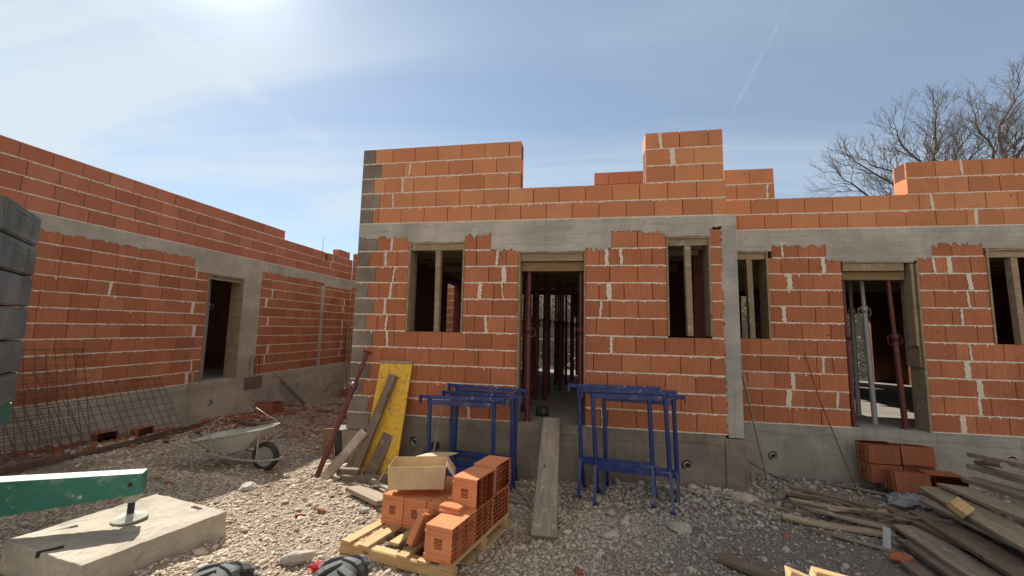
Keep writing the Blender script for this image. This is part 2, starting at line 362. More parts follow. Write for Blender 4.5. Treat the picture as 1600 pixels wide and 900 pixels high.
LK(nt,c,b.inputs['Base Color']); b.inputs['Roughness'].default_value=.93; b.inputs['Specular IOR Level'].default_value=.2
bump(nt,b,noise_n(nt,co,60,4,.6),.6,.006); M_GRAV=m
m,nt,b=mat('limestone'); co=objco(nt); g=noise_n(nt,co,12,6,.65)
LK(nt,mixc(nt,ramp(nt,g,.3,.7),(.27,.24,.20),(.42,.38,.32)),b.inputs['Base Color']); b.inputs['Roughness'].default_value=.92; bump(nt,b,g,.8,.01); M_ROCK=m

# ------------------------------------------------------------ ground sheet
def vnoise(x,y,seed=0):
    xi=np.floor(x).astype(np.int64); yi=np.floor(y).astype(np.int64); xf=x-xi; yf=y-yi
    u=xf*xf*(3-2*xf); v=yf*yf*(3-2*yf)
    def h(a,b):
        n=(a*374761393+b*668265263+seed*974711)&0x7fffffff; n=(n^(n>>13))*1274126177&0x7fffffff; return ((n^(n>>16))&0xffff)/65535.
    return (h(xi,yi)*(1-u)+h(xi+1,yi)*u)*(1-v)+(h(xi,yi+1)*(1-u)+h(xi+1,yi+1)*u)*v-.5
def sstep(a,b,t): t=np.clip((t-a)/(b-a),0,1); return t*t*(3-2*t)
def gauss(x,y,cx,cy,sx,sy): return np.exp(-((x-cx)/sx)**2-((y-cy)/sy)**2)
def base_h(x,y):
    x=np.asarray(x,float); y=np.asarray(y,float)
    yc=np.clip(y,-6,9)
    g=np.where(yc<0,-.78-.075*yc,np.where(x<-3.6,-.78-.055*yc,-.78+.02*np.minimum(yc,1.5)))
    g=g+.09*gauss(x,y,2.2,.1,1.1,.6)+.07*gauss(x,y,.9,-.15,.9,.35)+.06*gauss(x,y,-3.1,-.1,.7,.35)
    g=g+.12*gauss(x,y,-4.6,4.6,.9,2.2)+.10*gauss(x,y,-7.6,2.3,.5,1.2)+.08*gauss(x,y,-7.9,-1.5,.35,2.2)
    g=g+.28*gauss(x,y,4.6,-1.2,1.1,1.0)
    hill=sstep(12,17.5,y); g=g*(1-hill)+3.7*hill
    return g
def height(x,y,fine=True):
    g=base_h(x,y)
    g=g+.05*vnoise(x*1.3,y*1.3,1)+.03*vnoise(x*3.7,y*3.7,2)
    if fine: g=g+.022*vnoise(x*11,y*11,3)+.012*vnoise(x*27,y*27,4)
    return g
def gz(x,y): return float(height(np.array([x]),np.array([y]),False)[0])
def axisv(a,b,step,far):
    c=list(np.arange(a,b+1e-6,step)); lo=[];d=step;p=a
    while p>-far: d*=1.35; p-=d; lo.append(p)
    hi=[];d=step;p=b
    while p<far: d*=1.35; p+=d; hi.append(p)
    return np.array(lo[::-1]+c+hi)
xs=axisv(-9.3,7.5,.045,600); ys_=axisv(-4.6,9,.045,600)
XX,YY=np.meshgrid(xs,ys_); ZZ=height(XX,YY)
nx,ny=len(xs),len(ys_)
V=np.stack([XX,YY,ZZ],-1).reshape(-1,3)
I=np.arange(nx*ny).reshape(ny,nx); F=np.stack([I[:-1,:-1],I[:-1,1:],I[1:,1:],I[1:,:-1]],-1).reshape(-1,4)
def npmesh(name,V,F,mat,tint=None,smooth=False):
    me=bpy.data.meshes.new(name); k=F.shape[1]
    me.vertices.add(len(V)); me.vertices.foreach_set('co',V.astype(np.float32).ravel())
    me.loops.add(F.size); me.loops.foreach_set('vertex_index',F.astype(np.int32).ravel())
    me.polygons.add(len(F)); me.polygons.foreach_set('loop_start',np.arange(0,F.size,k,dtype=np.int32))
    if smooth: me.polygons.foreach_set('use_smooth',np.ones(len(F),bool))
    if tint is not None:
        a=me.attributes.new('tint','FLOAT','FACE'); a.data.foreach_set('value',tint.astype(np.float32))
    me.update(calc_edges=True); me.materials.append(mat)
    o=bpy.data.objects.new(name,me); COL.objects.link(o); return o
o=npmesh('ground',V,F,M_GROUND,smooth=True); o['kind']='structure'

# ------------------------------------------------------------ walls
BL,CH=.385,.25
def P_front(pl):  return lambda s,d,z:(s,pl+d,z)      # faces -y
def P_left(pl):   return lambda s,d,z:(pl-d,s,z)      # faces +x
def pbox(mb,P,s0,s1,d0,d1,z0,z1,tint=0.):
    mb.hexa([P(s0,d0,z0),P(s1,d0,z0),P(s1,d1,z0),P(s0,d1,z0),P(s0,d0,z1),P(s1,d0,z1),P(s1,d1,z1),P(s0,d1,z1)],tint)
def ribbon(mb,P,s0,s1,z0,z1,d,jt,jb,step=.018,out=.004,prob=1.):
    n=max(2,int((s1-s0)/step)); vs=[];fs=[]
    pb=0;pt=0
    for i in range(n+1):
        s=s0+(s1-s0)*i/n
        pb=pb*.35+random.random()*jb*.75; pt=pt*.35+random.random()*jt*.75
        if random.random()<.06: pb+=jb*random.random()*1.4
        dd=d-random.random()*out
        vs+=[P(s,d+.012,z0-pb*.8),P(s,dd,z0-pb+.002),P(s,dd,z1+pt-.002),P(s,d+.012,z1+pt)]
    for i in range(n):
        for k in range(3):
            a=i*4+k; fs.append((a,a+4,a+5,a+1))
    mb.add(vs,fs)
def drips(mb,P,s0,s1,z,d,amax,step=.012,up=False,thick=.004):
    s=s0; v=.3
    while s<s1:
        w=step*random.uniform(.6,1.5); e=min(s+w,s1)
        v=max(.05,min(1,v+random.uniform(-.5,.5))); L=amax*v*(1 if random.random()>.08 else 1.6)
        za,zb=(z,z+L) if up else (z-L,z)
        pbox(mb,P,s,e,d-thick,d+.004,za,zb); s=e
def wall(par,P,zs,rows,m_up,m_lo,split,cuts=(),depth=.25,bedprob=1.,quoin=None,name='block_wall'):
    """rows: list of (z, [(s0,s1,startIsFree),...])"""
    up,lo,mo,qu,rf=MB(),MB(),MB(),MB(),MB()
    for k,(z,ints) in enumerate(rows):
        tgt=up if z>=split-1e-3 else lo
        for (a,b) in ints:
            a0=a
            if quoin is not None and abs(a-quoin)<1e-6:
                w=.33 if k%2==0 else .215
                pbox(qu,P,a,a+w-.004,random.uniform(-.002,.002),depth,z+.012,z+CH,random.random()); a=a+w
            cc=[c for c in cuts if a+.12<c[0]+c[1]*((k%3)-1)*.5<b-.12 and (c[2]<=z<c[3])]
            cc=sorted(c[0]+c[1]*((k*7)%3-1)*.5+random.uniform(-.06,.06) for c in cc)
            segs=[];cur=a
            for c in cc:
                if random.random()<.48: continue
                if c-cur>.15: hw=random.choice([.012,.018,.026,.034]); segs.append((cur,c-hw,'L')); segs.append((c-hw,c+hw,'M')); cur=c+hw
            segs.append((cur,b,'R' if cc else 'G'))
            for (p,q,t) in segs:
                if t=='M':
                    n=12; wob=[random.uniform(-.010,.013) for _ in range(n+1)]
                    vs=[];fs=[]
                    sh=random.uniform(-.01,.01)
                    for i in range(n+1):
                        zz_=z+.006+(CH-.004)*i/n; c0=sh*(i/n-.5)*2
                        vs+=[P(p-wob[i]+c0,.012,zz_),P(p-wob[i]*.6+c0,-.003,zz_),P(q+wob[-i]*.6+c0,-.003-random.random()*.004,zz_),P(q+wob[-i]+c0,.012,zz_)]
                    for i in range(n):
                        for kk in range(3): aa=i*4+kk; fs.append((aa,aa+1,aa+5,aa+4))
                    mo.add(vs,fs); continue
                xsb=[]
                if t=='L':
                    x=p+(.19 if k%2 else BL)
                    while x<q-.05: xsb.append(x); x+=BL
                elif t=='R':
                    x=q-(.19 if k%2 else BL)
                    while x>p+.05: xsb.append(x); x-=BL
                else:
                    ph=(.19 if k%2 else 0); x=math.floor((p-ph)/BL)*BL+ph
                    while x<q-.04:
                        if x>p+.04: xsb.append(x)
                        x+=BL
                xsb=[p]+sorted(xsb)+[q]
                for i in range(len(xsb)-1):
                    e0=xsb[i]+.0030+random.random()*.003; e1=xsb[i+1]-.0030-random.random()*.003
                    off=random.uniform(-.0025,.0025)
                    pbox(tgt,P,e0,e1,off,depth-.003,z+.012+random.uniform(-.001,.001),z+CH+random.uniform(-.001,.001),random.random())
            for _ in range(int((b-a0)*7)):
                sx_=random.uniform(a0+.02,b-.03); wd_=random.uniform(.005,.016); ln_=random.uniform(.006,.03)*(2 if random.random()<.12 else 1)
                mo.add([P(sx_-wd_,-.001,z+.004),P(sx_+wd_,-.001,z+.004),P(sx_+wd_*.6,-.004,z-ln_*.6),P(sx_,-.003,z-ln_),P(sx_-wd_*.7,-.004,z-ln_*.5)],[(0,1,2,3,4)])
            if random.random()<bedprob:
                ribbon(mo,P,a0,b,z+.001,z+.011,0.0,.007,.013)
            pbox(rf,P,a0+.004,b-.004,.03,depth-.03,z,z+CH-.004,.5)
    out=[]
    if up.v: out.append(up.build(name,m_up,par))
    if lo.v: out.append(lo.build(name,m_lo,par))
    out.append(mo.build('mortar_joints',M_MORT,par))
    if qu.v: out.append(qu.build('corner_block',M_QUOIN,par))
    rf.build('wall_core',M_CORE,par)
    return out
def panel_hole(mb,P,s0,s1,z0,z1,cs,cz,r,n=28):
    """square panel with a round hole and a tube going in"""
    ring=[];outer=[]
    for k in range(n):
        th=2*math.pi*(k+.5)/n; c,s=math.cos(th),math.sin(th)
        ring.append((cs+c*r,cz+s*r))
        t=min((s1-cs)/c if c>1e-9 else 1e9,(s0-cs)/c if c<-1e-9 else 1e9,(z1-cz)/s if s>1e-9 else 1e9,(z0-cz)/s if s<-1e-9 else 1e9)
        outer.append((cs+c*t,cz+s*t))
    vs=[P(a,0,b) for a,b in ring]+[P(a,0,b) for a,b in outer]+[P(a,.13,b) for a,b in ring]
    fs=[]
    for k in range(n):
        j=(k+1)%n; fs.append((k,j,n+j,n+k)); fs.append((k,2*n+k,2*n+j,j))
    mb.add(vs,fs)
    for cx_,cz_ in ((s0,z0),(s1,z0),(s1,z1),(s0,z1)):   # corner fill triangles
        k=min(range(n),key=lambda i:math.atan2(0,1)+abs(math.remainder(math.atan2(outer[i][1]-cz,outer[i][0]-cs)-math.atan2(cz_-cz,cx_-cs)-.001,2*math.pi)))
        best=sorted(range(n),key=lambda i:abs(math.remainder(math.atan2(outer[i][1]-cz,outer[i][0]-cs)-math.atan2(cz_-cz,cx_-cs),2*math.pi)))[:2]
        mb.add([P(outer[best[0]][0],0,outer[best[0]][1]),P(outer[best[1]][0],0,outer[best[1]][1]),P(cx_,0,cz_)],[(0,1,2)])
def foundation(par,P,s0,s1,z0,holes,mat_,d=.0,depth=.3,lip=True):
    mb=MB(); Q=lambda s,dd,z:P(s,dd+d,z)
    cur=s0
    for (hs,hz) in holes:
        a,b=hs-.16,hs+.16
        pbox(mb,Q,cur,a,0,.13,z0,0)
        pbox(mb,Q,a,b,0,.13,z0,hz-.12); pbox(mb,Q,a,b,0,.13,hz+.12,0)
        panel_hole(mb,Q,a,b,hz-.12,hz+.12,hs,hz,.068); cur=b
    pbox(mb,Q,cur,s1,0,.13,z0,0)
    pbox(mb,Q,s0,s1,.131,depth,z0,-.001)
    if lip:
        pbox(mb,Q,s0,s1,-.008,.002,-.115,-.004); drips(mb,Q,s0,s1,-.115,0.0,.035,.03,thick=.007)
    o=mb.build('foundation',mat_,par)
    for (hs,hz) in holes:
        pm=MB(); c=Vector(Q(hs,.125,hz)); ax=Vector(Q(hs,-.03,hz))-c
        L=ax.length
        pm.lathe([(.052,0),(.052,L-.02),(.045,L-.02),(.045,0)],c+Vector(Q(.012,0,-.012))-Vector(Q(0,0,0)),ax,24)
        pm.build('pipe_sleeve',M_PVC,par)
    return o
def opening_boards(par,P,a,b,z0,z1,post=None,yellow=False,deep=.26,name='window_frame'):
    t=.025
    mb=MB()
    pbox(mb,P,a,a+t,-.012,deep,z0+.002,z1-.001,random.random()); pbox(mb,P,b-t,b,-.012,deep,z0+.002,z1-.001,random.random())
    pbox(mb,P,a+t,b-t,-.006,deep,z1-.028,z1-.002,.4)
    pbox(mb,P,a+t+.005,b-t-.005,.01,.055,z1-.028-.10,z1-.030,.2)
    fr=mb.build(name,M_WFORM,par)
    if post is not None:
        pm=MB(); P_=P
        s=post; pm.hexa([P_(s-.035+.01,.0,z0+.003),P_(s+.045,.0,z0+.003),P_(s+.045,.09,z0+.003),P_(s-.025,.09,z0+.003),P_(s-.045,.0,z1-.135),P_(s+.035,.0,z1-.135),P_(s+.035,.09,z1-.135),P_(s-.045,.09,z1-.135)])
        pm.build('post',M_WFORM,fr)
        nb=MB(); nb_n=int((b-a)/.14)
        for i in range(nb_n): 
            x=a+.05+i*.14; pbox(nb,P,x,x+.05,.0,.02,z1-.001,z1+.012,.3)
        nb.build('packing_slat',M_WPALE,fr)
    return fr

# ===== main terraced house (plane y=0) =====
MX0,MX1=-3.50,2.13
H1=thing('brick_house','unfinished terracotta block house in the middle, doorway between two narrow windows','house',((MX0+MX1)/2,3.5,-.75),world=True)
P=P_front(0.)
def sub(a,b,cuts):
    out=[];cur=a
    for c,d in sorted(cuts):
        if c>cur: out.append((cur,c))
        cur=max(cur,d)
    if cur<b: out.append((cur,b))
    return out
rows=[]
for k in range(11):
    z=k*.25; op=[]
    if z>=1.2499: op+=[(-2.62,-1.72),(1.21,1.78)]
    if z<2.45: op+=[(-.88,.10)]
    a,b=MX0,1.94
    if k==10: op+=[(-1.31,.46)]
    if k==9: pass
    rows.append((z,sub(a,b,op)))
rows.append((2.75,[]))
for k in range(5):
    z=2.95+k*.25
    if k<2: rows.append((z,[(MX0,2.02)]))
    else: rows.append((z,[(MX0,-.87),(.95,2.0)]))
cuts=[(-2.95,.12,0,2.75),(-1.42,.22,0,2.75),(.42,.12,0,2.7),(-1.15,.1,1.4,2.3),(-2.55,.35,2.95,4.0),(-2.85,.3,3.1,3.9),(1.25,.25,3.7,4.3),(.78,.3,1.9,2.6)]
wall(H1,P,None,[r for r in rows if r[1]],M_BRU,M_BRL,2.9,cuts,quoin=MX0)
# ring beam with dropped lintels, butted end to end
bm_=MB(); yb=-.003
segs=[(MX0,-2.66,2.752),(-2.66,-1.72,2.645),(-1.72,-1.31,2.76),(-1.31,-.88,2.515),(-.88,.10,2.475),(.10,.46,2.515),(.46,1.20,2.76),(1.20,1.79,2.665),(1.79,MX1,2.80)]
for a,b,z in segs: pbox(bm_,P,a,b,yb,.25,z,2.948)
for a,b,z in segs:
    if z>2.7 or abs(z-2.515)<.01: drips(bm_,P,a,min(b,1.93),z+.001,-.003,.05,.008)
    else: drips(bm_,P,a,b,z+.001,-.003,.012,.03)
bm_.build('ring_beam',M_BEAM,H1)
cb=MB(); pbox(cb,P,1.945,2.128,-.006,.25,-.03,2.798)
for i in range(60):
    z=i*.046; w=random.uniform(.0,.028); pbox(cb,P,1.945-w,1.946,-.004,.004,z,z+.046)
cb.build('concrete_column',M_COLM,H1)
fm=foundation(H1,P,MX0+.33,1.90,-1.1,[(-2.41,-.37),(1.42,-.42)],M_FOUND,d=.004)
pb=MB(); pbox(pb,P,1.90,2.155,-.02,.3,-1.1,-.045); pb.build('column_base',M_FOUND,H1)
# left corner: grey blocks stepping down below floor level
qb=MB()
for i,(z0,z1,x1) in enumerate([(-.245,-.01,-3.13),(-.50,-.255,-3.22),(-.76,-.51,-3.15),(-1.05,-.77,-3.2)]):
    pbox(qb,P,MX0-.03*(i>0),x1,-.02-.01*(i%2),.28,z0,z1,random.random())
qb.build('corner_block',M_QUOIN,H1)
opening_boards(H1,P,-2.62,-1.72,1.252,2.64,post=-2.14)
opening_boards(H1,P,1.21,1.79,1.272,2.66,post=1.50)
fr=MB(); pbox(fr,P,-.88,-.852,-.012,.25,.004,2.47); pbox(fr,P,.075,.098,.0,.25,.5,2.47); pbox(fr,P,-.852,.075,-.006,.25,2.445,2.47); pbox(fr,P,-.845,.065,.012,.06,2.33,2.442)
fd=fr.build('door_frame',M_WFORM,H1)
y_=MB(); pbox(y_,P,-.85,.07,.07,.20,2.19,2.325); y_.build('formwork_beam',M_WYEL,fd)
# side, back and cross walls, floor, ceiling
def solid(par,name,boxes,m):
    mb=MB()
    for b_ in boxes: mb.box(*b_,random.random())
    return mb.build(name,m,par)
DEP=7.5
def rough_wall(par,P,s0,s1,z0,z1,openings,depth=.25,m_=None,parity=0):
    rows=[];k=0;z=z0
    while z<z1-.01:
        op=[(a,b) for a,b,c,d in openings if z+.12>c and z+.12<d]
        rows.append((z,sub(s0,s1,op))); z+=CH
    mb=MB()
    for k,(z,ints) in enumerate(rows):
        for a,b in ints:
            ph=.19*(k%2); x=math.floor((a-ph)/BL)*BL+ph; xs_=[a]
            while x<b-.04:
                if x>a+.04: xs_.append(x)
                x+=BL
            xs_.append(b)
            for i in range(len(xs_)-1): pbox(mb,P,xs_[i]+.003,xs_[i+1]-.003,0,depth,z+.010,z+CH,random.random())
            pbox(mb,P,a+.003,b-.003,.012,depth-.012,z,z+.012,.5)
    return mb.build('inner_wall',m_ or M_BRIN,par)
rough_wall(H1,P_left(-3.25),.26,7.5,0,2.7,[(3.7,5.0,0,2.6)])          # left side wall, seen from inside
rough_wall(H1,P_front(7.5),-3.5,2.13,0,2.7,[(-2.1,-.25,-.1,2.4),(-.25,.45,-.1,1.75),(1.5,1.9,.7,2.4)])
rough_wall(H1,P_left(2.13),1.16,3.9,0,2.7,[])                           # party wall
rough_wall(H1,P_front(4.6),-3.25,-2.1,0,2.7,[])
solid(H1,'floor_slab',[((-3.48,.31,-.25),(2.1,7.7,-.002))],M_FLOOR)
solid(H1,'roof_slab',[((-3.49,.252,2.78),(2.12,7.7,2.94))],M_BEAM)
cj=MB()
for i in range(13): cj.box((-3.2,.6+i*.52,2.6),(1.95,.68+i*.52,2.735))
for i in range(30): cj.box((-3.2+i*.172,.3,2.738),(-3.2+i*.172+.165,7.4,2.765))
cj.box((-2.9,1.9,2.46),(1.8,2.0,2.595)); cj.box((-2.9,5.2,2.46),(1.8,5.3,2.595))
cj.build('ceiling_formwork',M_WFORM,H1)
# block pier standing on the roof behind the front wall
Pp=P_front(2.0)
rw=rough_wall(H1,Pp,.30,1.6,2.95,4.45,[],m_=M_BRS); rw.name='roof_pier'

# ===== right terraced house (plane y=.9) =====
Y2=.90
H2=thing('brick_house','unfinished terracotta block house on the right, set back behind the concrete column','house',(5.9,4.3,-.75),world=True)
P=P_front(Y2); RX0,RX1=2.16,9.3
rows=[]
for k in range(11):
    z=k*.25; op=[]
    if z>=1.2499: op+=[(2.30,2.90),(5.76,6.6)]
    if z<2.40: op+=[(3.91,4.90)]
    if k==10: op+=[(RX0,2.96),(3.72,5.10),(5.74,6.7),(7.5,RX1)]
    rows.append((z,sub(RX0,RX1,op)))
for k in range(4):
    z=2.95+k*.25
    rows.append((z,[(2.31,RX1)] if k<2 else [(2.31,3.05),(4.86,RX1)]))
cuts=[(3.15,.16,0,2.75),(3.70,.14,0,2.6),(5.45,.2,0,2.7),(5.2,.2,2.0,2.7),(6.3,.3,0,1.2),(2.92,.2,3.4,4.),(4.95,.3,3.4,4),(5.5,.3,2.9,3.6),(5.35,.4,3.1,3.9)]
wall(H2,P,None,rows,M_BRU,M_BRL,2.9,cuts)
bm_=MB()
segs=[(2.13,2.96,2.62),(2.96,3.72,2.71),(3.72,3.90,2.50),(3.90,4.90,2.445),(4.90,5.10,2.49),(5.10,5.73,2.71),(5.73,6.7,2.62),(6.7,7.5,2.71),(7.5,RX1,2.5)]
for a,b,z in segs: pbox(bm_,P,a,b,-.003,.25,z,2.948)
for a,b,z in segs: drips(bm_,P,a,b,z+.001,-.003,.055 if z in(2.71,2.5,2.49) else .012,.008 if z in(2.71,2.5,2.49) else .03)
bm_.build('ring_beam',M_BEAM,H2)
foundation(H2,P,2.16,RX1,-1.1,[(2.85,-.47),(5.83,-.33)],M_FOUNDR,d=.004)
opening_boards(H2,P,2.30,2.90,1.252,2.615,post=2.64)
opening_boards(H2,P,5.76,6.6,1.252,2.615,post=6.1)
fr=MB(); pbox(fr,P,3.93,4.86,-.006,.25,2.415,2.44); pbox(fr,P,3.94,4.74,.012,.06,2.30,2.412)
pbox(fr,P,4.865,4.895,-.03,.22,.004,2.40,.3); pbox(fr,P,4.80,4.835,-.02,.12,1.2,2.40,.8); pbox(fr,P,4.838,4.86,.0,.24,.9,2.40,.8)
fd=fr.build('door_frame',M_WFORM,H2)
y_=MB(); pbox(y_,P,3.94,4.78,.07,.20,2.17,2.295); y_.build('formwork_beam',M_WYEL,fd)
bk=MB()
for i in range(2): pbox(bk,P_left(4.86),.90+.0,1.15,-.03,.0,3.47+i*.25,3.685+i*.25)
rough_wall(H2,P_front(7.5),2.13,9.3,0,2.7,[(2.5,3.2,.9,2.6),(5.0,5.7,.9,2.6),(7.5,8.5,-.1,1.9)])
rough_wall(H2,P_left(9.3),1.16,7.5,0,2.7,[])
rough_wall(H2,P_left(5.4),4.4,7.5,0,2.7,[])
solid(H2,'floor_slab',[((2.14,1.21,-.25),(9.28,7.7,-.002))],M_FLOOR)
solid(H2,'roof_slab',[((3.4,1.155,2.78),(9.28,7.7,2.94)),((2.14,1.155,2.78),(3.39,4.0,2.94))],M_BEAM)
cj=MB()
for i in range(12): cj.box((3.4,1.4+i*.52,2.6),(9.0,1.48+i*.52,2.735))
cj.build('ceiling_formwork',M_WFORM,H2)

# ===== left building (plane x=-8.23) =====
LX=-8.23
H3=thing('brick_building','long terracotta block building along the left side with one dark doorway','building',(-10.5,0,-.8),world=True)
P=P_left(LX); A0,A1=-7.5,7.398
rows=[]
for k in range(11):
    z=k*.25; op=[(5.75,5.90)]
    if z<2.4: op+=[(1.80,3.29)]
    else: op+=[(1.45,3.29)]
    rows.append((z,sub(A0,A1,op)))
for k in range(4):
    z=2.95+k*.25
    rows.append((z,[(A0,A1)] if k<2 else ([(A0,5.82),(5.95,A1)] if k==2 else [(A0,3.98),(6.55,7.2)])))
cuts=[(1.6,.16,0,2.4),(.0,.1,1.6,1.9),(3.55,.2,0,2.6),(6.95,.2,0,2.5),(3.35,.3,2.9,3.6),(3.6,.25,3.4,4.),(6.2,.2,3.2,3.6)]
wall(H3,P,None,rows,M_BRS,M_BRL,2.9,cuts)
bm_=MB()
segs=[(A0,1.45,2.72),(1.45,3.30,2.43),(3.30,5.90,2.70),(5.90,A1,2.60)]
for a,b,z in segs: pbox(bm_,P,a,b,-.003,.25,z,2.948); drips(bm_,P,a,b,z+.001,-.003,.04 if z!=2.43 else .01)
bm_.build('ring_beam',M_FOUNDL,H3)
cb=MB(); pbox(cb,P,2.735,3.29,-.005,.25,-.004,2.428); cb.build('concrete_column',M_FOUNDL,H3)
cb=MB(); pbox(cb,P,5.755,5.895,-.006,.25,-.004,2.6); cb.build('concrete_column',M_FOUNDL,H3)
foundation(H3,P,A0,A1,-1.6,[(2.15,-.49),(4.96,-.48),(6.69,-.46)],M_FOUNDL,d=.004)
fr=MB(); pbox(fr,P,1.80,1.828,-.012,.25,.004,2.42); pbox(fr,P,2.70,2.733,-.03,.3,.004,2.42); pbox(fr,P,1.83,2.70,-.02,.25,2.385,2.42); pbox(fr,P,1.83,2.70,.012,.05,2.30,2.38)
fr.build('door_frame',M_WFORM,H3)
rough_wall(H3,P_front(4.5),-12.5,-8.5,0,2.7,[]); rough_wall(H3,P_left(-12.3),-7.5,7.4,0,2.7,[(1,3,1,2.2)]); rough_wall(H3,P_front(-7.5),-12.5,-8.5,0,2.7,[])
solid(H3,'floor_slab',[((-12.4,-7.4,-.25),(-8.54,7.3,-.002))],M_FLOOR)
solid(H3,'roof_slab',[((-12.4,-7.4,2.78),(-8.49,7.3,2.94))],M_BEAM)
# linking wall between the two buildings
P=P_front(7.4)
rows=[(k*.25,[(LX+.001,-3.52)]) for k in range(11)]+[(2.95+k*.25,[(LX+.001,-3.52)]) for k in range(3)]+[(3.70,[(LX+.001,-7.95)])]
wall(H3,P,None,rows,M_BRS,M_BRL,2.9,[(-7.9,.1,0,4)],name='link_wall')
bm_=MB(); pbox(bm_,P,LX+.002,-3.52,-.003,.25,2.70,2.948); bm_.build('ring_beam',M_FOUNDL,H3)
foundation(H3,P,LX+.012,-3.52,-1.6,[],M_FOUNDL,d=.004)
rb=MB(); rb.tube([(-8.3,5.75,3.6),(-8.31,5.76,4.15)],.006,6); rb.build('rebar',M_RUST,H3)

# ------------------------------------------------------------ steel props (prototype, then copies)
def make_prop(L,label,m1=M_RED,ext=.62):
    t=thing('steel_prop',label,'prop',(0,0,0))
    a=MB(); a.tube([(0,0,.006),(0,0,L*ext)],.036,14); 
    a.build('outer_tube',m1,t)
    a=MB(); a.tube([(0,0,L*ext+.002),(0,0,L-.008)],.028,14)
    for i in range(6): a.box((-.004,-.0245,L*ext+.1+i*.1),(.004,-.0235,L*ext+.108+i*.1))
    a.build('inner_tube',m1,t)
    a=MB(); a.box((-.06,-.06,0),(.06,.06,.006)); a.box((-.06,-.06,L-.008),(.06,.06,L)); a.build('end_plate',m1,t)
    a=MB(); a.lathe([(.037,0),(.048,0),(.048,.10),(.037,.10)],(0,0,L*ext-.09),(0,0,1),16)
    a.build('collar',m1,t)
    a=MB(); z=L*ext-.02
    a.tube([(.04,0,z),(.09,0,z),(.10,0,z-.02),(.10,0,z-.10),(.09,0,z-.12),(.04,0,z-.12)],.006,6); a.tube([(-.04,0,z),(-.09,0,z),(-.10,0,z-.02),(-.10,0,z-.10),(-.09,0,z-.12),(-.04,0,z-.12)],.006,6)
    a.build('handle',m1,t)
    return t
prop0=make_prop(2.19,'dark red steel prop at the left side of the middle house doorway')
prop0.matrix_world=Matrix.Translation((-.735,.14,0))
def T(x,y,z=0,rz=0,rx=0,ry=0): return Matrix.Translation((x,y,z))@Matrix.Rotation(rz,4,'Z')@Matrix.Rotation(ry,4,'Y')@Matrix.Rotation(rx,4,'X')
dup(prop0,T(.035,.14,0,.6),'dark red steel prop at the right side of the middle house doorway')
# a crowd of props behind: 2.46 / 2.6 m, under the joists
propi=make_prop(2.46,'dark steel prop in the rows holding the ceiling inside the middle house'); propi['group']='props inside the middle house'
spots=[(-.62,2.7),(-.40,3.3),(-.30,4.1),(-.18,4.7),(.02,4.5),(.1,3.6),(-.95,3.6),(-1.2,5.2),(-.68,2.3),(-.9,2.4),(-.05,6.2),(-.6,6.2),(-1.0,6.2),(-1.45,6.2),(-.86,.75),(-.80,1.95),(-.86,1.32),(-1.02,1.95),(-1.30,3.1),(-1.05,2.7),(-.62,1.95),(-.72,3.4),(-.55,4.0),(-.52,4.6),(-.42,5.2),(-.15,5.2),(-1.5,5.2),(-1.15,4.4),(.32,5.2),(.75,5.2),(1.25,5.2),(-1.9,5.2),(1.2,1.95),(1.65,1.95),(.3,3.2),(-2.3,1.95),(-1.75,1.95)]
for i,(x,y) in enumerate(spots):
    Mx=T(x,y,0,random.uniform(0,3))
    if i==0: propi.matrix_world=Mx
    else: dup(propi,Mx)
p=dup(prop0,T(4.03,1.06,0,.3,R(0),R(-.8)),'dark red steel prop at the left side of the right house doorway')
p=dup(prop0,T(4.70,1.06,0,.1,R(0),R(-2.2)),'dark red steel prop beside the wooden board of the right house doorway')
g=make_prop(2.55,'pale grey steel prop in the middle of the right house doorway',M_GALV,ext=.70); g.matrix_world=T(4.47,1.30,0,.2,0,R(-1.5))
g2=dup(g,T(4.62,1.9,0,1.0),'thin grey steel prop standing further back in the right house doorway')
dup(g,T(5.95,1.7,0,1.0),'grey steel prop behind the rightmost window opening')
dup(g,T(-8.75,1.98,0,1.0),'grey steel prop in the doorway of the left building, nearer one'); dup(g,T(-8.85,2.42,0,.5),'grey steel prop in the doorway of the left building, farther one')
# long red prop leaning against the grey corner
def lean(p0,p1,roll=0):
    z=(Vector(p1)-Vector(p0)); q=z.to_track_quat('Z','Y').to_matrix().to_4x4(); q=Matrix.Translation(p0)@q@Matrix.Rotation(roll,4,'Z'); return q
p0=Vector((-3.46,-.70,gz(-3.46,-.70)+.01)); p1=Vector((-3.17,-.09,.93))
t=make_prop((p1-p0).length,'long dark red steel prop leaning on the grey corner blocks of the middle house',ext=.72); t.matrix_world=lean(p0,p1,.6)

# ------------------------------------------------------------ boards
def board_mesh(L,w,t,seed,warp=.004,mb=None,M=None,taper=0.):
    rd=random.Random(seed); n=max(3,int(L/.18)); c=min(t,w)*.10
    prof=[(-w/2+c,-t/2),(w/2-c,-t/2),(w/2,-t/2+c),(w/2,t/2-c),(w/2-c,t/2),(-w/2+c,t/2),(-w/2,t/2-c),(-w/2,-t/2+c)]
    mb=mb or MB(); vs=[];fs=[]
    bz=rd.uniform(-1,1)*warp*2
    for i in range(n+1):
        u=i/n; x=-L/2+L*u; oz=bz*(1-(2*u-1)**2); s=1-taper*u
        for k,(a,b_) in enumerate(prof):
            q=Vector((x+(rd.uniform(-.006,.006) if i in(0,n) else 0),a*s+rd.uniform(-1,1)*warp*.35,b_+oz+rd.uniform(-1,1)*warp*.15))
            vs.append(M@q if M is not None else q)
    for i in range(n):
        for k in range(8): fs.append((i*8+k,i*8+(k+1)%8,(i+1)*8+(k+1)%8,(i+1)*8+k))
    fs.append(tuple(range(7,-1,-1))); fs.append(tuple(n*8+k for k in range(8)))
    return mb.add(vs,fs)
BS=[0]
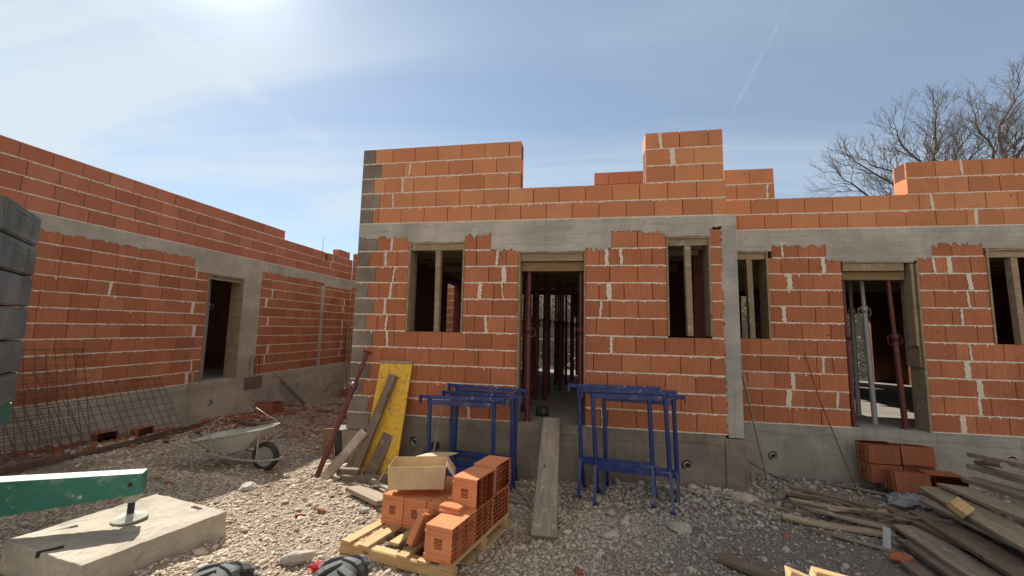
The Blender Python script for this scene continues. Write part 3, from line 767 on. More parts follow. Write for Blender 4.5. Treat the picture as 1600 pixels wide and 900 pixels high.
def board(p,q,w,t,m_,label,cat='board',group=None,up=(0,0,1),name='wooden_board',warp=.004,taper=0.):
    p=Vector(p);q=Vector(q); BS[0]+=1
    o=board_mesh((q-p).length,w,t,BS[0],warp,taper=taper).build(name,m_,None)
    o.matrix_world=frame((p+q)/2,q-p,up); return tag(o,label,cat,group)
# plank ramp up to the doorway
board((-.31,-1.86,gz(-.31,-1.86)+.03),(-.375,.06,.055),.235,.045,M_WGREY,'long grey plank ramp from the gravel up to the middle doorway','plank',up=(0,-.4,1))
# yellow panel leaning on wall
pa=Vector((-2.72,-.44,-.72)); pb_=Vector((-2.72,-.035,.775))
xd=(pb_-pa).normalized(); 
o=MB(); o.box((-.755,-.255,-.0135),(.755,.255,.0135)); 
for i in range(3): o.box((-.756,-.256,-.0135+.009*i-.0008),(.756,.256,-.0135+.009*i+.0006)) if 0 else None
yp=o.build('formwork_panel',M_YEL); yp.matrix_world=frame((pa+pb_)/2,xd,(0,-1,0)); tag(yp,'tall yellow formwork panel leaning on the brick wall beside the grey corner','panel')
o=MB(); o.box((.757,-.257,-.018),(.80,.257,.018)); eb=o.build('end_batten',M_WFORM,yp)
board((-2.98,-.62,-.72),(-2.70,-.16,.60),.115,.085,M_WBROWN,'rough brown beam leaning across the yellow panel','beam',up=(0,-1,.2),warp=.008)
board((-3.10,-.60,-.73),(-2.86,-.16,-.01),.15,.03,M_WGREY,'grey board leaning behind the rough brown beam','board',up=(.1,-1,.2))
board((-2.80,-.55,-.72),(-2.66,-.30,-.20),.17,.025,M_WBROWN,'short brown board leaning against the lower part of the yellow panel','board',up=(0,-1,.2))
board((-3.30,-.80,-.70),(-2.92,-.50,-.14),.15,.035,M_WPALE,'pale short board leaning beside the red prop foot','board',up=(-.3,-1,.5))
board((-3.16,-.62,-.75),(-2.98,-.38,-.42),.13,.03,M_WBROWN,'dark stub of board tucked behind the pale short board','board',up=(0,-1,.4))
board((-3.18,-.66,-.63),(-2.86,-.68,-.61),.085,.09,M_WBROWN,'short timber offcut lying on top of the base timber','timber')
board((-3.05,-.76,-.69),(-1.75,-.42,-.70),.09,.11,M_WBROWN,'long timber lying on the gravel at the foot of the yellow panel','timber')
board((-3.25,-.95,-.73),(-3.12,-.65,-.66),.16,.03,M_WPALE,'pale splintered board end lying next to the red prop','board')
board((-2.70,-1.05,-.66),(-2.10,-1.42,-.62),.24,.05,M_WGREY,'weathered plank lying on the gravel between the timbers and the cardboard box','plank',up=(.1,.15,1))
board((-2.55,-.92,-.60),(-2.05,-1.28,-.57),.05,.03,M_WPALE,'thin pale batten on top of the weathered plank','batten')
board((-3.02,-.45,-.74),(-2.3,-1.0,-.70),.07,.05,M_WGREY,'grey batten half buried behind the long timber','batten')

# ------------------------------------------------------------ blue trestles
def trestle_parts(wd,h,label,flip=1):
    t=thing('builders_trestle',label,'trestle',(0,0,0))
    a=MB(); a.beam((-wd/2-.13,0,h-.02),(wd/2+.13,0,h-.02),.045,.045); a.beam((-wd/2+.02,0,h-.085),(wd/2-.02,0,h-.095),.04,.06)
    tb=a.build('top_bar',M_BLUE,t,bevel=.004)
    for s in(-1,1):
        e=MB(); e.box((s*(wd/2+.13)-.008,-.045,h-.10),(s*(wd/2+.13)+.008,.035,h+.005)); e.build('end_plate',M_BLUE,tb)
    a=MB(); a.beam((-wd/2,0,.37),(wd/2,0,.37),.04,.06); a.beam((-wd/2,.03,.41),(wd/2,.03,.41),.03,.03); a.build('lower_bar',M_BLUE,t,bevel=.004)
    for s in(-1,1):
        a=MB(); x=s*wd/2
        a.tube([(x,0,.30),(x,0,h-.06)],.027,12); a.tube([(x,0,h-.10),(x,0,h-.0)],.032,12)
        a.lathe([(0,.0),(.012,.0),(.012,.012),(0,.012)],(x,-.026,h-.035),(0,-1,0),8)
        lg=a.build('leg',M_BLUE,t)
        for q in(-1,1):
            f=MB(); f.beam((x,q*.015,.40),(x+s*.01,q*.17,.012),.05,.035,up=(1,0,0)); f.box((x-.03,q*.17-.035,.0),(x+.03,q*.17+.035,.012)); f.build('foot',M_BLUE,lg)
        f=MB(); f.beam((x,-.08,.20),(x,.08,.20),.02,.02); f.build('foot_brace',M_BLUE,lg)
    return t
grp='blue trestles stood in front of the middle house'
def place(t,x0,y0,x1,y1,tilt=0,dz=0):
    c=Vector(((x0+x1)/2,(y0+y1)/2,0)); ang=math.atan2(y1-y0,x1-x0)
    za=gz(x0,y0);zb=gz(x1,y1); c.z=(za+zb)/2+.01+dz
    m=Matrix.Translation(c)@Matrix.Rotation(ang,4,'Z')@Matrix.Rotation(-math.atan2(zb-za,math.hypot(x1-x0,y1-y0)),4,'Y')@Matrix.Rotation(R(tilt),4,'X'); t.matrix_world=m; return t
tr=trestle_parts(.86,1.33,'blue steel trestle nearest the camera in the right pair, its right foot furthest forward')
tr['group']=grp; place(tr,.235,-.50,1.085,-.66,0)
tr2=dup(tr,None,'blue steel trestle in the right group, leftmost bar end over the doorway'); place(tr2,.05,-.42,.90,-.60,0,.03)
tr3=dup(tr,None,'blue steel trestle in the right group standing closest to the drain pipe hole'); place(tr3,.36,-.22,1.22,-.42,0,-.10)
tr4=dup(tr,None,'blue steel trestle of the left group standing nearest the cardboard box'); place(tr4,-1.92,-.66,-1.04,-.66,0,-.17)
tr5=dup(tr,None,'blue steel trestle of the left group pushed back close to the brick wall'); place(tr5,-1.72,-.22,-.84,-.28,0,-.07)
tr6=dup(tr,None,'blue steel trestle of the left group, the middle one reaching towards the plank ramp'); place(tr6,-1.70,-.40,-.84,-.50,0,-.14)

# ------------------------------------------------------------ hollow blocks
def hollow_mesh(nx_=9,ny_=7,slot=True):
    """block: X .375 (length), Y .245, Z .24 ; cells open on +Z, handle slots on -X/+X end"""
    lx,ly,lz=.375,.245,.238
    bm=bmesh.new()
    def quad(c): return bm.faces.new([bm.verts.new(p) for p in c])
    # end with cells
    def cells(zc,sgn,deep):
        g=[]
        for i in range(nx_):
            for j in range(ny_):
                x0=-lx/2+lx*i/nx_;x1=-lx/2+lx*(i+1)/nx_;y0=-ly/2+ly*j/ny_;y1=-ly/2+ly*(j+1)/ny_
                pts=[(x0,y0,zc),(x1,y0,zc),(x1,y1,zc),(x0,y1,zc)]
                if sgn<0: pts=pts[::-1]
                g.append(quad(pts))
        bmesh.ops.inset_individual(bm,faces=g,thickness=.0068)
        for f in g:
            for v in f.verts: v.co.z-=sgn*0.0
        r=bmesh.ops.extrude_discrete_faces(bm,faces=g)
        for f in r['faces']:
            dd_=.06 if abs(f.calc_center_median().x)>lx/2-lx/nx_ else deep
            for v in f.verts: v.co.z-=sgn*dd_
    cells(lz/2,1,.11); cells(-lz/2,-1,.11)
    # long sides with shallow ribs
    def side(sy):
        n=12; pts=[]
        for i in range(n):
            x0=-lx/2+lx*i/n; w=lx/n; pts+=[(x0,0.),(x0+w*.22,.006),(x0+w*.78,.006),(x0+w,0.)]
        for a,b_ in zip(pts[:-1],pts[1:]):
            if abs(a[0]-b_[0])<1e-7: continue
            c=[(a[0],sy*(ly/2+a[1]),-lz/2),(b_[0],sy*(ly/2+b_[1]),-lz/2),(b_[0],sy*(ly/2+b_[1]),lz/2),(a[0],sy*(ly/2+a[1]),lz/2)]
            quad(c if sy<0 else c[::-1])
    side(-1); side(1)
    # ends: tongue profile along Y and a handle window of slots
    def end(sx):
        prof=[(-ly/2,0),(-.095,0),(-.093,.010),(-.075,.010),(-.073,0.),(-.05,0.),(.05,0.),(.07,0.),(.072,.010),(.09,.010),(.092,0),(ly/2,0)]
        for a,b_ in zip(prof[:-1],prof[1:]):
            if b_[0]-a[0]<1e-6: continue
            if abs(a[0]+.05)<1e-6:
                # middle strip with window: z from -.045..+.045
                y0,y1=a[0],b_[0]; X=sx*(lx/2+.001)
                yy=[y0,-.038,.038,y1]; z_=[-lz/2,-.036,.036,lz/2]
                for i in range(3):
                    for j in range(3):
                        if i==1 and j==1:
                            n=4
                            # bars across the window, dark slots between them
                            for k in range(2*n+1):
                                ya=-.038+.0155*(k//2)+(.0045 if k%2 else 0); yb_=-.038+.0155*(k//2)+(.0155 if k%2 else .0045)
                                dx=0 if k%2==0 else -sx*.03
                                c=[(X+dx,ya,-.036),(X+dx,yb_,-.036),(X+dx,yb_,.036),(X+dx,ya,.036)]
                                quad(c)
                                if k%2:
                                    for yq in (ya,yb_): quad([(X,yq,-.036),(X+dx,yq,-.036),(X+dx,yq,.036),(X,yq,.036)])
                                    for zq in (-.036,.036): quad([(X,ya,zq),(X+dx,ya,zq),(X+dx,yb_,zq),(X,yb_,zq)])
                            continue
                        quad([(X,yy[i],z_[j]),(X,yy[i+1],z_[j]),(X,yy[i+1],z_[j+1]),(X,yy[i],z_[j+1])])
                continue
            X0=sx*(lx/2+.001+a[1]);X1=sx*(lx/2+.001+b_[1])
            quad([(X0,a[0],-lz/2),(X1,b_[0],-lz/2),(X1,b_[0],lz/2),(X0,a[0],lz/2)])
    end(-1); end(1)
    me=bpy.data.meshes.new('hollow_block'); bm.to_mesh(me); bm.free()
    a=me.attributes.new('tint','FLOAT','FACE'); a.data.foreach_set('value',[.3]*len(me.polygons))
    return me
HB=hollow_mesh()
HB.materials.append(M_BRLOOSE); HBR=HB.copy(); HBR.materials.clear(); HBR.materials.append(M_BRROUGH)
def hblock(m,label,me=None,group=None,name='hollow_block'):
    o=bpy.data.objects.new(name,me or HB); COL.objects.link(o); o.matrix_world=m; return tag(o,label,'block',group)
# pallet frame: origin front-right corner at deck level; a = along side (away), b = to the left, n = up
O=Vector((-.935,-2.69,-.445)); av=(Vector((-.71,-1.65,-.52))-O).normalized(); nv=Vector((.0,.07,1)); bv=nv.cross(av).normalized(); nv=av.cross(bv).normalized()
def PL(a,b,n): return O+av*a+bv*b+nv*n
def PM(a,b,n,rz=0):   # block with X along a, Y up, Z towards right (-b)
    m=Matrix((av,nv,-bv)).transposed().to_4x4()
    # right handed check
    if m.to_3x3().determinant()<0: m=Matrix((av,nv,bv)).transposed().to_4x4()
    m=m@Matrix.Rotation(rz,4,'Y'); m.translation=PL(a,b,n); return m
pal=thing('pallet','pale wooden pallet under the hollow blocks and cardboard box','pallet',M=Matrix.Translation(PL(.5,.5,-.14)))
pinv=pal.matrix_world.inverted()
def pboard(a0,b0,a1,b1,n,w,t,name,m_=M_WFRESH):
    BS[0]+=1; p=PL(a0,b0,n);q=PL(a1,b1,n); o=board_mesh((q-p).length,w,t,BS[0],.003).build(name,m_,pal); o.matrix_parent_inverse=Matrix.Identity(4); o.matrix_basis=pinv@frame((p+q)/2,q-p,nv)
for i,b in enumerate((.04,.23,.42,.61,.80,.985)): pboard(-.03 if i!=3 else .12,b,1.14,b,-.011,.095,.022,'deck_board')
for a in (.03,.56,1.08): pboard(a,-.02,a,1.05,-.022-.045,.09,.088,'stringer_beam')
for b in (.03,.51,1.0): pboard(-.02,b,1.12,b,-.122,.10,.022,'base_board')
# re-lay: visible front-left boards run away from camera
gB='hollow blocks on the pallet'
c=.1225
lab={(0,0,0):'hollow block at the near right corner of the pallet, its grid of cells facing right',
(0,1,0):'middle block of the bottom row along the right side of the pallet',(0,2,0):'bottom block at the far right corner of the pallet',
(0,1,1):'upper block on the pallet with a sunlit triangle on its top',(0,2,1):'farthest upper block on the pallet, the highest of the stack',
(1,1,0):'slotted block third from the left in the front row under the cardboard box',(2,1,0):'slotted block second from the left under the cardboard box',(3,1,0):'slotted block at the far left end of the pallet row',
(1,2,0):'block hidden in the back row behind the upper blocks',(2,2,0):'block in the back row of the pallet behind the cardboard box, middle',(3,2,0):'block in the back row of the pallet at its left end'}
for (bi,ai,ni),l in lab.items():
    if (bi,ai,ni) in((2,2,0),(3,2,0)) : pass
    hblock(PM(.19+ai*.385+ (.0 if ni==0 else .01*ai),.12+bi*.243,c+ni*.2475+(.02 if (ai,ni)==(2,1) else 0),random.uniform(-.02,.02)),l,group=gB)
# tilted block leaning in the gap, thin broken tiles on top
m=PM(.17,.50,.135); m=m@Matrix.Rotation(R(-38),4,'Z'); 
half=bpy.data.meshes.new('x')
def tile_mesh(l,w,h,seed):
    mb=MB(); n=6; rd=random.Random(seed)
    for i in range(n): 
        y0=-w/2+w*i/n; mb.box((-l/2+rd.uniform(0,.01),y0+.002,-h/2),(l/2-rd.uniform(0,.012),y0+w/n-.003,h/2),.3)
    mb.box((-l/2+.004,-w/2,-h/2+.004),(l/2-.006,w/2,-h/2+.010),.3); return mb
tb=tile_mesh(.24,.24,.055,1)
for i in range(7): tb.box((.0+.105,-.12+i*.037,.0),(.135,-.118+i*.037,.05),.3)
t=tb.build('broken_block',M_BRLOOSE); t.matrix_world=frame(PL(.20,.40,.12),(av*.35-bv*.25+nv*.95),bv*.9+nv*.3); tag(t,'broken ribbed block piece leaning in the gap of the pallet','broken block',gB)
for i,(a,b,n,l,rz) in enumerate([(.30,.16,.262,.20,.1),(.31,.165,.287,.20,-.05),(.45,.17,.262,.19,.15),(.45,.175,.288,.20,.3),(.46,.17,.314,.19,.1),(.52,.25,.262,.15,.4)]):
    tt=tile_mesh(l,.11,.022,i+5).build('broken_tile',M_BRLOOSE); tt.matrix_world=frame(PL(a,b+.02,n),(-bv+av*rz),nv)
    tag(tt,['lower ribbed tile strip at the front of the small heap on the near block','upper ribbed tile strip at the front of the small heap on the near block','lowest tile strip at the back of the small heap beside the upper block','middle tile strip at the back of the small heap beside the upper block','topmost tile strip of the small heap beside the upper block','short tile strip lying left of the small heap'][i],'tile','broken tile strips on the pallet stack')
# cardboard box
cb_=Vector((-1.50,-1.98,-.165)); bx=frame(cb_,(.93,.25,0),(0,.06,1))
bt=thing('cardboard_box','open brown cardboard box with bent flaps on the pallet of blocks','box',M=bx)
w,d,h,t_=.25,.165,.20,.004
a=MB(); a.box((-w,-d,0),(w,d,.005))
for y in(-1,1): a.hexa([Vector(q) for q in((-w,y*d-t_/2,.005),(w,y*d-t_/2,.005),(w,y*d+t_/2,.005),(-w,y*d+t_/2,.005),(-w-.01,y*(d+.012)-t_/2,h),(w+.012,y*(d+.012)-t_/2,h),(w+.012,y*(d+.012)+t_/2,h),(-w-.01,y*(d+.012)+t_/2,h))])
for x in(-1,1): a.hexa([Vector(q) for q in((x*w-t_/2,-d,.006),(x*w+t_/2,-d,.006),(x*w+t_/2,d,.006),(x*w-t_/2,d,.006),(x*(w+.012)-t_/2,-d-.01,h-.001),(x*(w+.012)+t_/2,-d-.01,h-.001),(x*(w+.012)+t_/2,d+.01,h-.001),(x*(w+.012)-t_/2,d+.01,h-.001))])
a.build('box_body',M_CARD,bt)
def flap(p,q,out,L,name='flap'):
    p=Vector(p);q=Vector(q);o_=Vector(out).normalized()*L; n=(q-p).cross(o_).normalized()*.0025; mb=MB()
    k=5; vs=[];fs=[]
    for i in range(k+1):
        u=i/k; e=p.lerp(q,u); sag=Vector((0,0,.012*math.sin(u*math.pi)))
        for v_ in range(3): 
            s=v_/2; pt=e+o_*s*(1-.08*u*s)+sag*s; vs+=[pt+n,pt-n]
    for i in range(k):
        for v_ in range(2):
            A=(i*3+v_)*2;B=A+2;C=A+6;D=C+2
            fs+=[(A,B,D,C),(A+1,C+1,D+1,B+1)]
    mb.add(vs,fs); 
    ring=[0,2,4,10,16,22,28,34,32,30,24,18,12,6]
    return mb.build(name,M_CARD,bt,fix=False)
flap((-w-.012,-d-.01,h),(-w-.012,d+.01,h),(-.6,-.15,-1),.15); flap((w+.012,-d-.01,h),(w+.012,d+.01,h),(.55,.0,-.75),.14)
flap((w+.01,d+.012,h),(-w+.18,d+.012,h),(.55,.6,.02),.15)
# fallen blocks by the right foundation
gr='fallen blocks against the right foundation'
def FB(x,y,z,rz=0,stand='side',me=HBR,label='',rx=0):
    # side: Y up (cells face horizontally); up: Z up
    m=Matrix.Translation((x,y,z))@Matrix.Rotation(rz,4,'Z')@Matrix.Rotation(rx,4,'X')
    if stand=='side': m=m@Matrix.Rotation(R(90),4,'X')
    hblock(m,label,me,gr)
FB(4.06,.66,-.255,R(1),'up',label='upper left fallen block, its slotted end showing beside the pale foundation')
FB(4.48,.68,-.265,R(-3),'up',label='upper right fallen block resting against the pale foundation',rx=R(-7))
FB(4.07,.65,-.505,R(0),'up',label='lower left fallen block under the upper left one')
FB(4.20,.40,-.535,R(-4),'up',label='front fallen block at the foot of the stack, tipped slightly back',rx=R(-10))
FB(4.62,.42,-.54,R(-3),'side',label='rightmost fallen block with its grid of cells turned up')
FB(4.52,.75,-.51,R(0),'up',label='fallen block hidden behind the front one')

# ------------------------------------------------------------ wheelbarrow
WB=frame((-4.42,-.52,gz(-4.42,-.52)+.0),(1,.07,0)); WB=WB@Matrix.Scale(.93,4); wb=thing('wheelbarrow','dusty builder wheelbarrow with pale green tray standing on the shaded gravel','wheelbarrow',M=WB)
def lp(a,b,t): return Vector(a).lerp(Vector(b),t)
topc=[(-1.08,-.30,.44),(.06,-.24,.66),(.06,.24,.66),(-1.08,.30,.44)]; botc=[(-.80,-.17,.26),(-.27,-.15,.31),(-.27,.15,.31),(-.80,.17,.26)]
a=MB(); th=.006
def shell(top,bot,inset):
    return [Vector(p) for p in top],[Vector(p) for p in bot]
T_,B_=shell(topc,botc,0); cT=sum(T_,Vector())/4; cB=sum(B_,Vector())/4
n=6; vs=[];rings=[]
for lvl in range(n+1):
    u=lvl/n; e=[B_[i].lerp(T_[i],u**.85) for i in range(4)]; ring=[]
    for i in range(4):
        p,q=e[i],e[(i+1)%4]; pp=e[i-1]
        for s_ in (.12,.5,.88): ring.append(p.lerp(q,s_)+Vector((0,0,-.012*math.sin(s_*math.pi) if lvl==n else 0)))
    rings.append(ring)
m_=len(rings[0]); vs=[p for r in rings for p in r]; fs=[(l*m_+k,l*m_+(k+1)%m_,(l+1)*m_+(k+1)%m_,(l+1)*m_+k) for l in range(n) for k in range(m_)]
fs.append(tuple(range(m_-1,-1,-1))); a.add(vs,fs,smooth=False)
tray=a.build('tray',M_TRAY,wb); sm_=tray.modifiers.new('s','SOLIDIFY'); sm_.thickness=.005
a=MB(); rp=rings[-1]+[rings[-1][0]]; a.tube(rp,.011,8); a.build('rim_tube',M_TRAY,tray)
for s in(-1,1):
    a=MB(); y=s*.20
    a.tube([(-1.44,y*1.35,.42),(-1.36,y*1.35,.42),(-1.15,y*1.2,.36),(-.75,y,.25),(-.30,y*.9,.19),(.05,y*.75,.18),(.22,y*.45,.19)]+([(.25,0,.19)] if s>0 else [(.25,0,.19)]),.016,10)
    a.build('frame_tube',M_BARF,wb)
    a=MB(); a.tube([(-1.47,y*1.35,.42),(-1.37,y*1.35,.42)],.020,10); a.build('grip',M_RUB,wb)
    a=MB(); a.tube([(-1.02,y*1.15,.33),(-.98,y*1.25,.01)],.013,8); a.tube([(-.55,y,.21),(-.98,y*1.25,.03)],.010,8); a.build('leg',M_BARF,wb)
    a=MB(); a.tube([(-.02,y*.9,.17),(.02,y*1.02,.60)],.012,8); a.tube([(0.0,y*.45,.20),(-.02,y*.9,.18)],.012,8); a.build('tray_brace',M_BARF,wb)
a=MB(); a.tube([(-.62,-.26,.22),(-.68,-.29,.40),(-.72,-.30,.66),(-.62,-.30,.78),(-.52,-.30,.83)],.012,8); a.build('bent_bracket',M_BARF,wb)
a=MB(); a.tube([(-.48,.1,.86),(-.42,.1,.92),(-.36,.1,.84),(-.30,.1,.90),(-.10,.12,.78),(-.02,.2,.70),(0,.24,.62)],.007,6); a.build('wire_loop',M_GALV,wb)
wh=thing('x','x','x'); bpy.data.objects.remove(wh)
a=MB(); Rr,wr=.205,.045
prof=[(Rr-.065,-wr*.7),(Rr-.03,-wr),(Rr-.008,-wr*.75),(Rr,-wr*.3),(Rr,wr*.3),(Rr-.008,wr*.75),(Rr-.03,wr),(Rr-.065,wr*.7)]
wx=.0; a.lathe(prof,(wx,0,Rr),(0,1,0),36)
for k in range(30):
    th=2*math.pi*k/30; Mk=Matrix.Translation((wx,0,Rr))@Matrix.Rotation(th,4,'Y')
    a.box((Rr-.004,-.032,-.008),(Rr+.005,.032,.008),0,Mk)
whl=a.build('wheel',M_RUB,wb)
a=MB(); a.lathe([(.0,-.02),(.03,-.02),(.10,-.012),(.142,-.034),(.146,-.034),(.146,.034),(.142,.034),(.10,.012),(.03,.02),(0,.02)],(wx,0,Rr),(0,1,0),30); a.tube([(wx,-.13,Rr),(wx,.13,Rr)],.009,8); a.build('rim',M_GALV,whl)

# ------------------------------------------------------------ concrete slab, crane outrigger and ballast
sc=Vector((-3.70,-2.86,0)); sz=.24
cor=[(-3.15,-2.40),(-4.19,-2.20),(-4.20,-3.28),(-3.26,-3.42)]
bm=bmesh.new()
vb=[bm.verts.new((x,y,gz(x,y)-.02)) for x,y in cor]; vt=[bm.verts.new((x+ (sc.x-x)*.015,y+(sc.y-y)*.015,-.385-.075*(y+2.4))) for x,y in cor]
bm.faces.new(vb); bm.faces.new(vt[::-1])
for i in range(4): bm.faces.new([vb[i],vt[i],vt[(i+1)%4],vb[(i+1)%4]])
bmesh.ops.recalc_face_normals(bm,faces=bm.faces)
bmesh.ops.subdivide_edges(bm,edges=bm.edges,cuts=26,use_grid_fill=True)
for v in bm.verts:
    q=Vector(v.co); n=noise.noise_vector(q*9)*.007+noise.noise_vector(q*28)*.004
    v.co=q+n
# lifting slots
for v in bm.verts: pass
me=bpy.data.meshes.new('concrete_slab'); bm.to_mesh(me); bm.free(); me.materials.append(M_SLABC)
sb=bpy.data.objects.new('concrete_slab',me); COL.objects.link(sb); tag(sb,'thick sunlit concrete slab under the green crane foot','slab')
bv_=sb.modifiers.new('b','BEVEL'); bv_.width=.008; bv_.segments=2; bv_.limit_method='ANGLE'; bv_.angle_limit=R(50)
sx=MB()
for (x,y,rz) in ((-3.47,-2.42,R(-15)),(-3.72,-3.30,R(50)),(-4.03,-3.02,R(60))):
    Mk=Matrix.Translation((x,y,-.385-.075*(y+2.4)))@Matrix.Rotation(rz,4,'Z'); 
    for u in (-1,1): sx.box((-.065,u*.012-.004,-.03),(.065,u*.012+.004,.004),0,Mk)
    sx.box((-.065,-.008,-.03),(.065,.008,-.001+.003),0,Mk)
sx.build('lifting_slot',M_HOLE,sb)
cr=thing('tower_crane_base','green steel outrigger beam of a crane standing on the concrete slab','crane',(-4.9,-3.9,-.4),world=True)
A=Vector((-3.69,-2.73,.0)); Bp=Vector((-4.85,-3.62,.055))   # beam axis end / root
ax=(Bp-A).normalized(); sd_=ax.cross(Vector((0,0,1))).normalized(); u_=Vector((0,0,1))
def ring(P0,w,zt,zb): return [P0+sd_*w/2+u_*zb,P0-sd_*w/2+u_*zb,P0-sd_*w/2+u_*zt,P0+sd_*w/2+u_*zt]
a=MB(); r1=ring(A,.13,.035,-.135); r2=ring(A+ax*.9,.15,.065,-.20); r3=ring(A+ax*1.9,.18,.10,-.27)
a.add(r1+r2+r3,[(3,2,1,0),(0,1,5,4),(1,2,6,5),(2,3,7,6),(3,0,4,7),(4,5,9,8),(5,6,10,9),(6,7,11,10),(7,4,8,11),(8,9,10,11)])
a.build('outrigger_beam',M_GREEN,cr,bevel=.006)
a=MB()
for s in(-1,1): 
    c_=A+ax*.075+sd_*s*.0655+u_*-.05; a.lathe([(0,0),(.017,0),(.017,.004),(0,.004)],c_,sd_*s,16)
a.build('pin_hole',M_HOLE,cr)
F0=A+ax*.07; F0=Vector((F0.x,F0.y,0)); zs=-.385-.075*(F0.y+2.4)+.012
a=MB(); a.lathe([(.0,-.14),(.042,-.14),(.05,-.155),(.05,-.20),(.036,-.205),(.0,-.205)],Vector((F0.x,F0.y,.0)),(0,0,1),8)
a.box((F0.x-.045,F0.y-.045,-.175),(F0.x+.045,F0.y+.045,-.13)); a.build('jack_socket',M_PLATE,cr)
a=MB(); a.tube([(F0.x,F0.y,-.2),(F0.x,F0.y,zs+.02)],.024,14); a.build('jack_screw',M_RUB,cr)
a=MB(); a.lathe([(0,.045),(.03,.045),(.045,.022),(.115,.014),(.120,.010),(.120,0),(0,0)],Vector((F0.x,F0.y,zs)),(0,0,1),32); a.build('foot_plate',M_PLATE,cr)
# crane lower frame under the ballast (its edge shows below the stack)
bd=Vector((.748,-.663,0)).normalized(); bn=Vector((-.663,-.748,0)).normalized()
BA=Vector((-4.46,-3.17,0)); BW=.83
a=MB(); 
def bl(a0,a1,b0,b1,z0,z1,mb,lean=0.): 
    o_=BA; c_=[o_+bd*x+bn*y for x,y in((a0,b0),(a1,b0),(a1,b1),(a0,b1))]
    mb.hexa([p+u_*z0-bd*lean*0 for p in c_]+[p+u_*z1 for p in c_])
bl(-.0,.80,.02,.95,.50,.655,a); bl(.3,.5,.3,.6,-.1,.355,a); a.build('base_frame',M_GREEN,cr,bevel=.006)
# ballast blocks, six high, edges leaning slightly as stacked
for i in range(6):
    z0=.66+i*.2515; sh=0.
    bm=bmesh.new(); 
    c_=0
    cc=.035
    poly=[(sh+cc,0),(BW-cc,0),(BW,cc),(BW,.9-cc),(BW-cc,.9),(sh+cc,.9),(sh,.9-cc),(sh,cc)]
    vb=[bm.verts.new(BA+bd*x+bn*y+u_*(z0+.004)) for x,y in poly]; vt=[bm.verts.new(BA+bd*x+bn*y+u_*(z0+.243)) for x,y in poly]
    bm.faces.new(vb); bm.faces.new(vt[::-1])
    for k in range(8): bm.faces.new([vb[k],vt[k],vt[(k+1)%8],vb[(k+1)%8]])
    bmesh.ops.recalc_face_normals(bm,faces=bm.faces)
    bmesh.ops.bevel(bm,geom=[e for e in bm.edges],offset=.012,segments=2,affect='EDGES')
    me=bpy.data.meshes.new('ballast_block'); bm.to_mesh(me); bm.free(); me.materials.append(M_BALL)
    ob=bpy.data.objects.new('ballast_block',me); COL.objects.link(ob)
    nth=['lowest','second','third','fourth','fifth','topmost'][i]
    tag(ob,f'dark grey concrete ballast block at the left edge, {nth} from the bottom' if i<5 else 'dark grey concrete ballast block topping the stack at the left edge','ballast block','stack of ballast blocks')
    # worn cast lettering in a sunk frame
    if i in(5,4,0):
        dd=MB()
        def fb(s0,s1,za,zb,o=.004,mb=None): 
            (mb or dd).hexa([BA+bd*x+bn*y+u_*z for z in(z0+za,z0+zb) for x,y in((s0,-o),(s1,-o),(s1,.004),(s0,.004))])
        fb(.14,.66,.190,.197); fb(.14,.147,.05,.190); 
        rd=random.Random(3); s=sh+.19
        letters=[ [(0,0,1,.0),(0,0,0,1),(0,1,1,1)],[(0,0,0,1),(0,1,1,1),(1,0,1,1),(0,.5,1,.5)],[(0,1,1,1),(.5,0,.5,1)],[(0,1,1,1),(.5,0,.5,1)],[(0,0,0,1),(0,1,1,1),(1,0,1,1),(0,.5,1,.5)],[(0,0,0,1),(0,1,1,0),(1,0,1,1)],[(0,0,0,1),(0,1,1,1),(0,.5,1,.5),(0,0,1,0)],[(0,0,0,1),(0,1,1,1),(1,0,1,1),(0,0,1,0)] ]
        for L_ in letters:
            for (x0,z_0,x1,z_1) in L_:
                p=BA+bd*(.78-s-.034*x0)+bn*-.001+u_*(z0+.07+.085*z_0); q=BA+bd*(.78-s-.034*x1)+bn*-.001+u_*(z0+.07+.085*z_1)
                if (p-q).length<1e-3: continue
                dd.beam(p,q,.008,.008,up=tuple(bn))
            s+=.052
        dd.build('cast_lettering',M_BALL,ob)

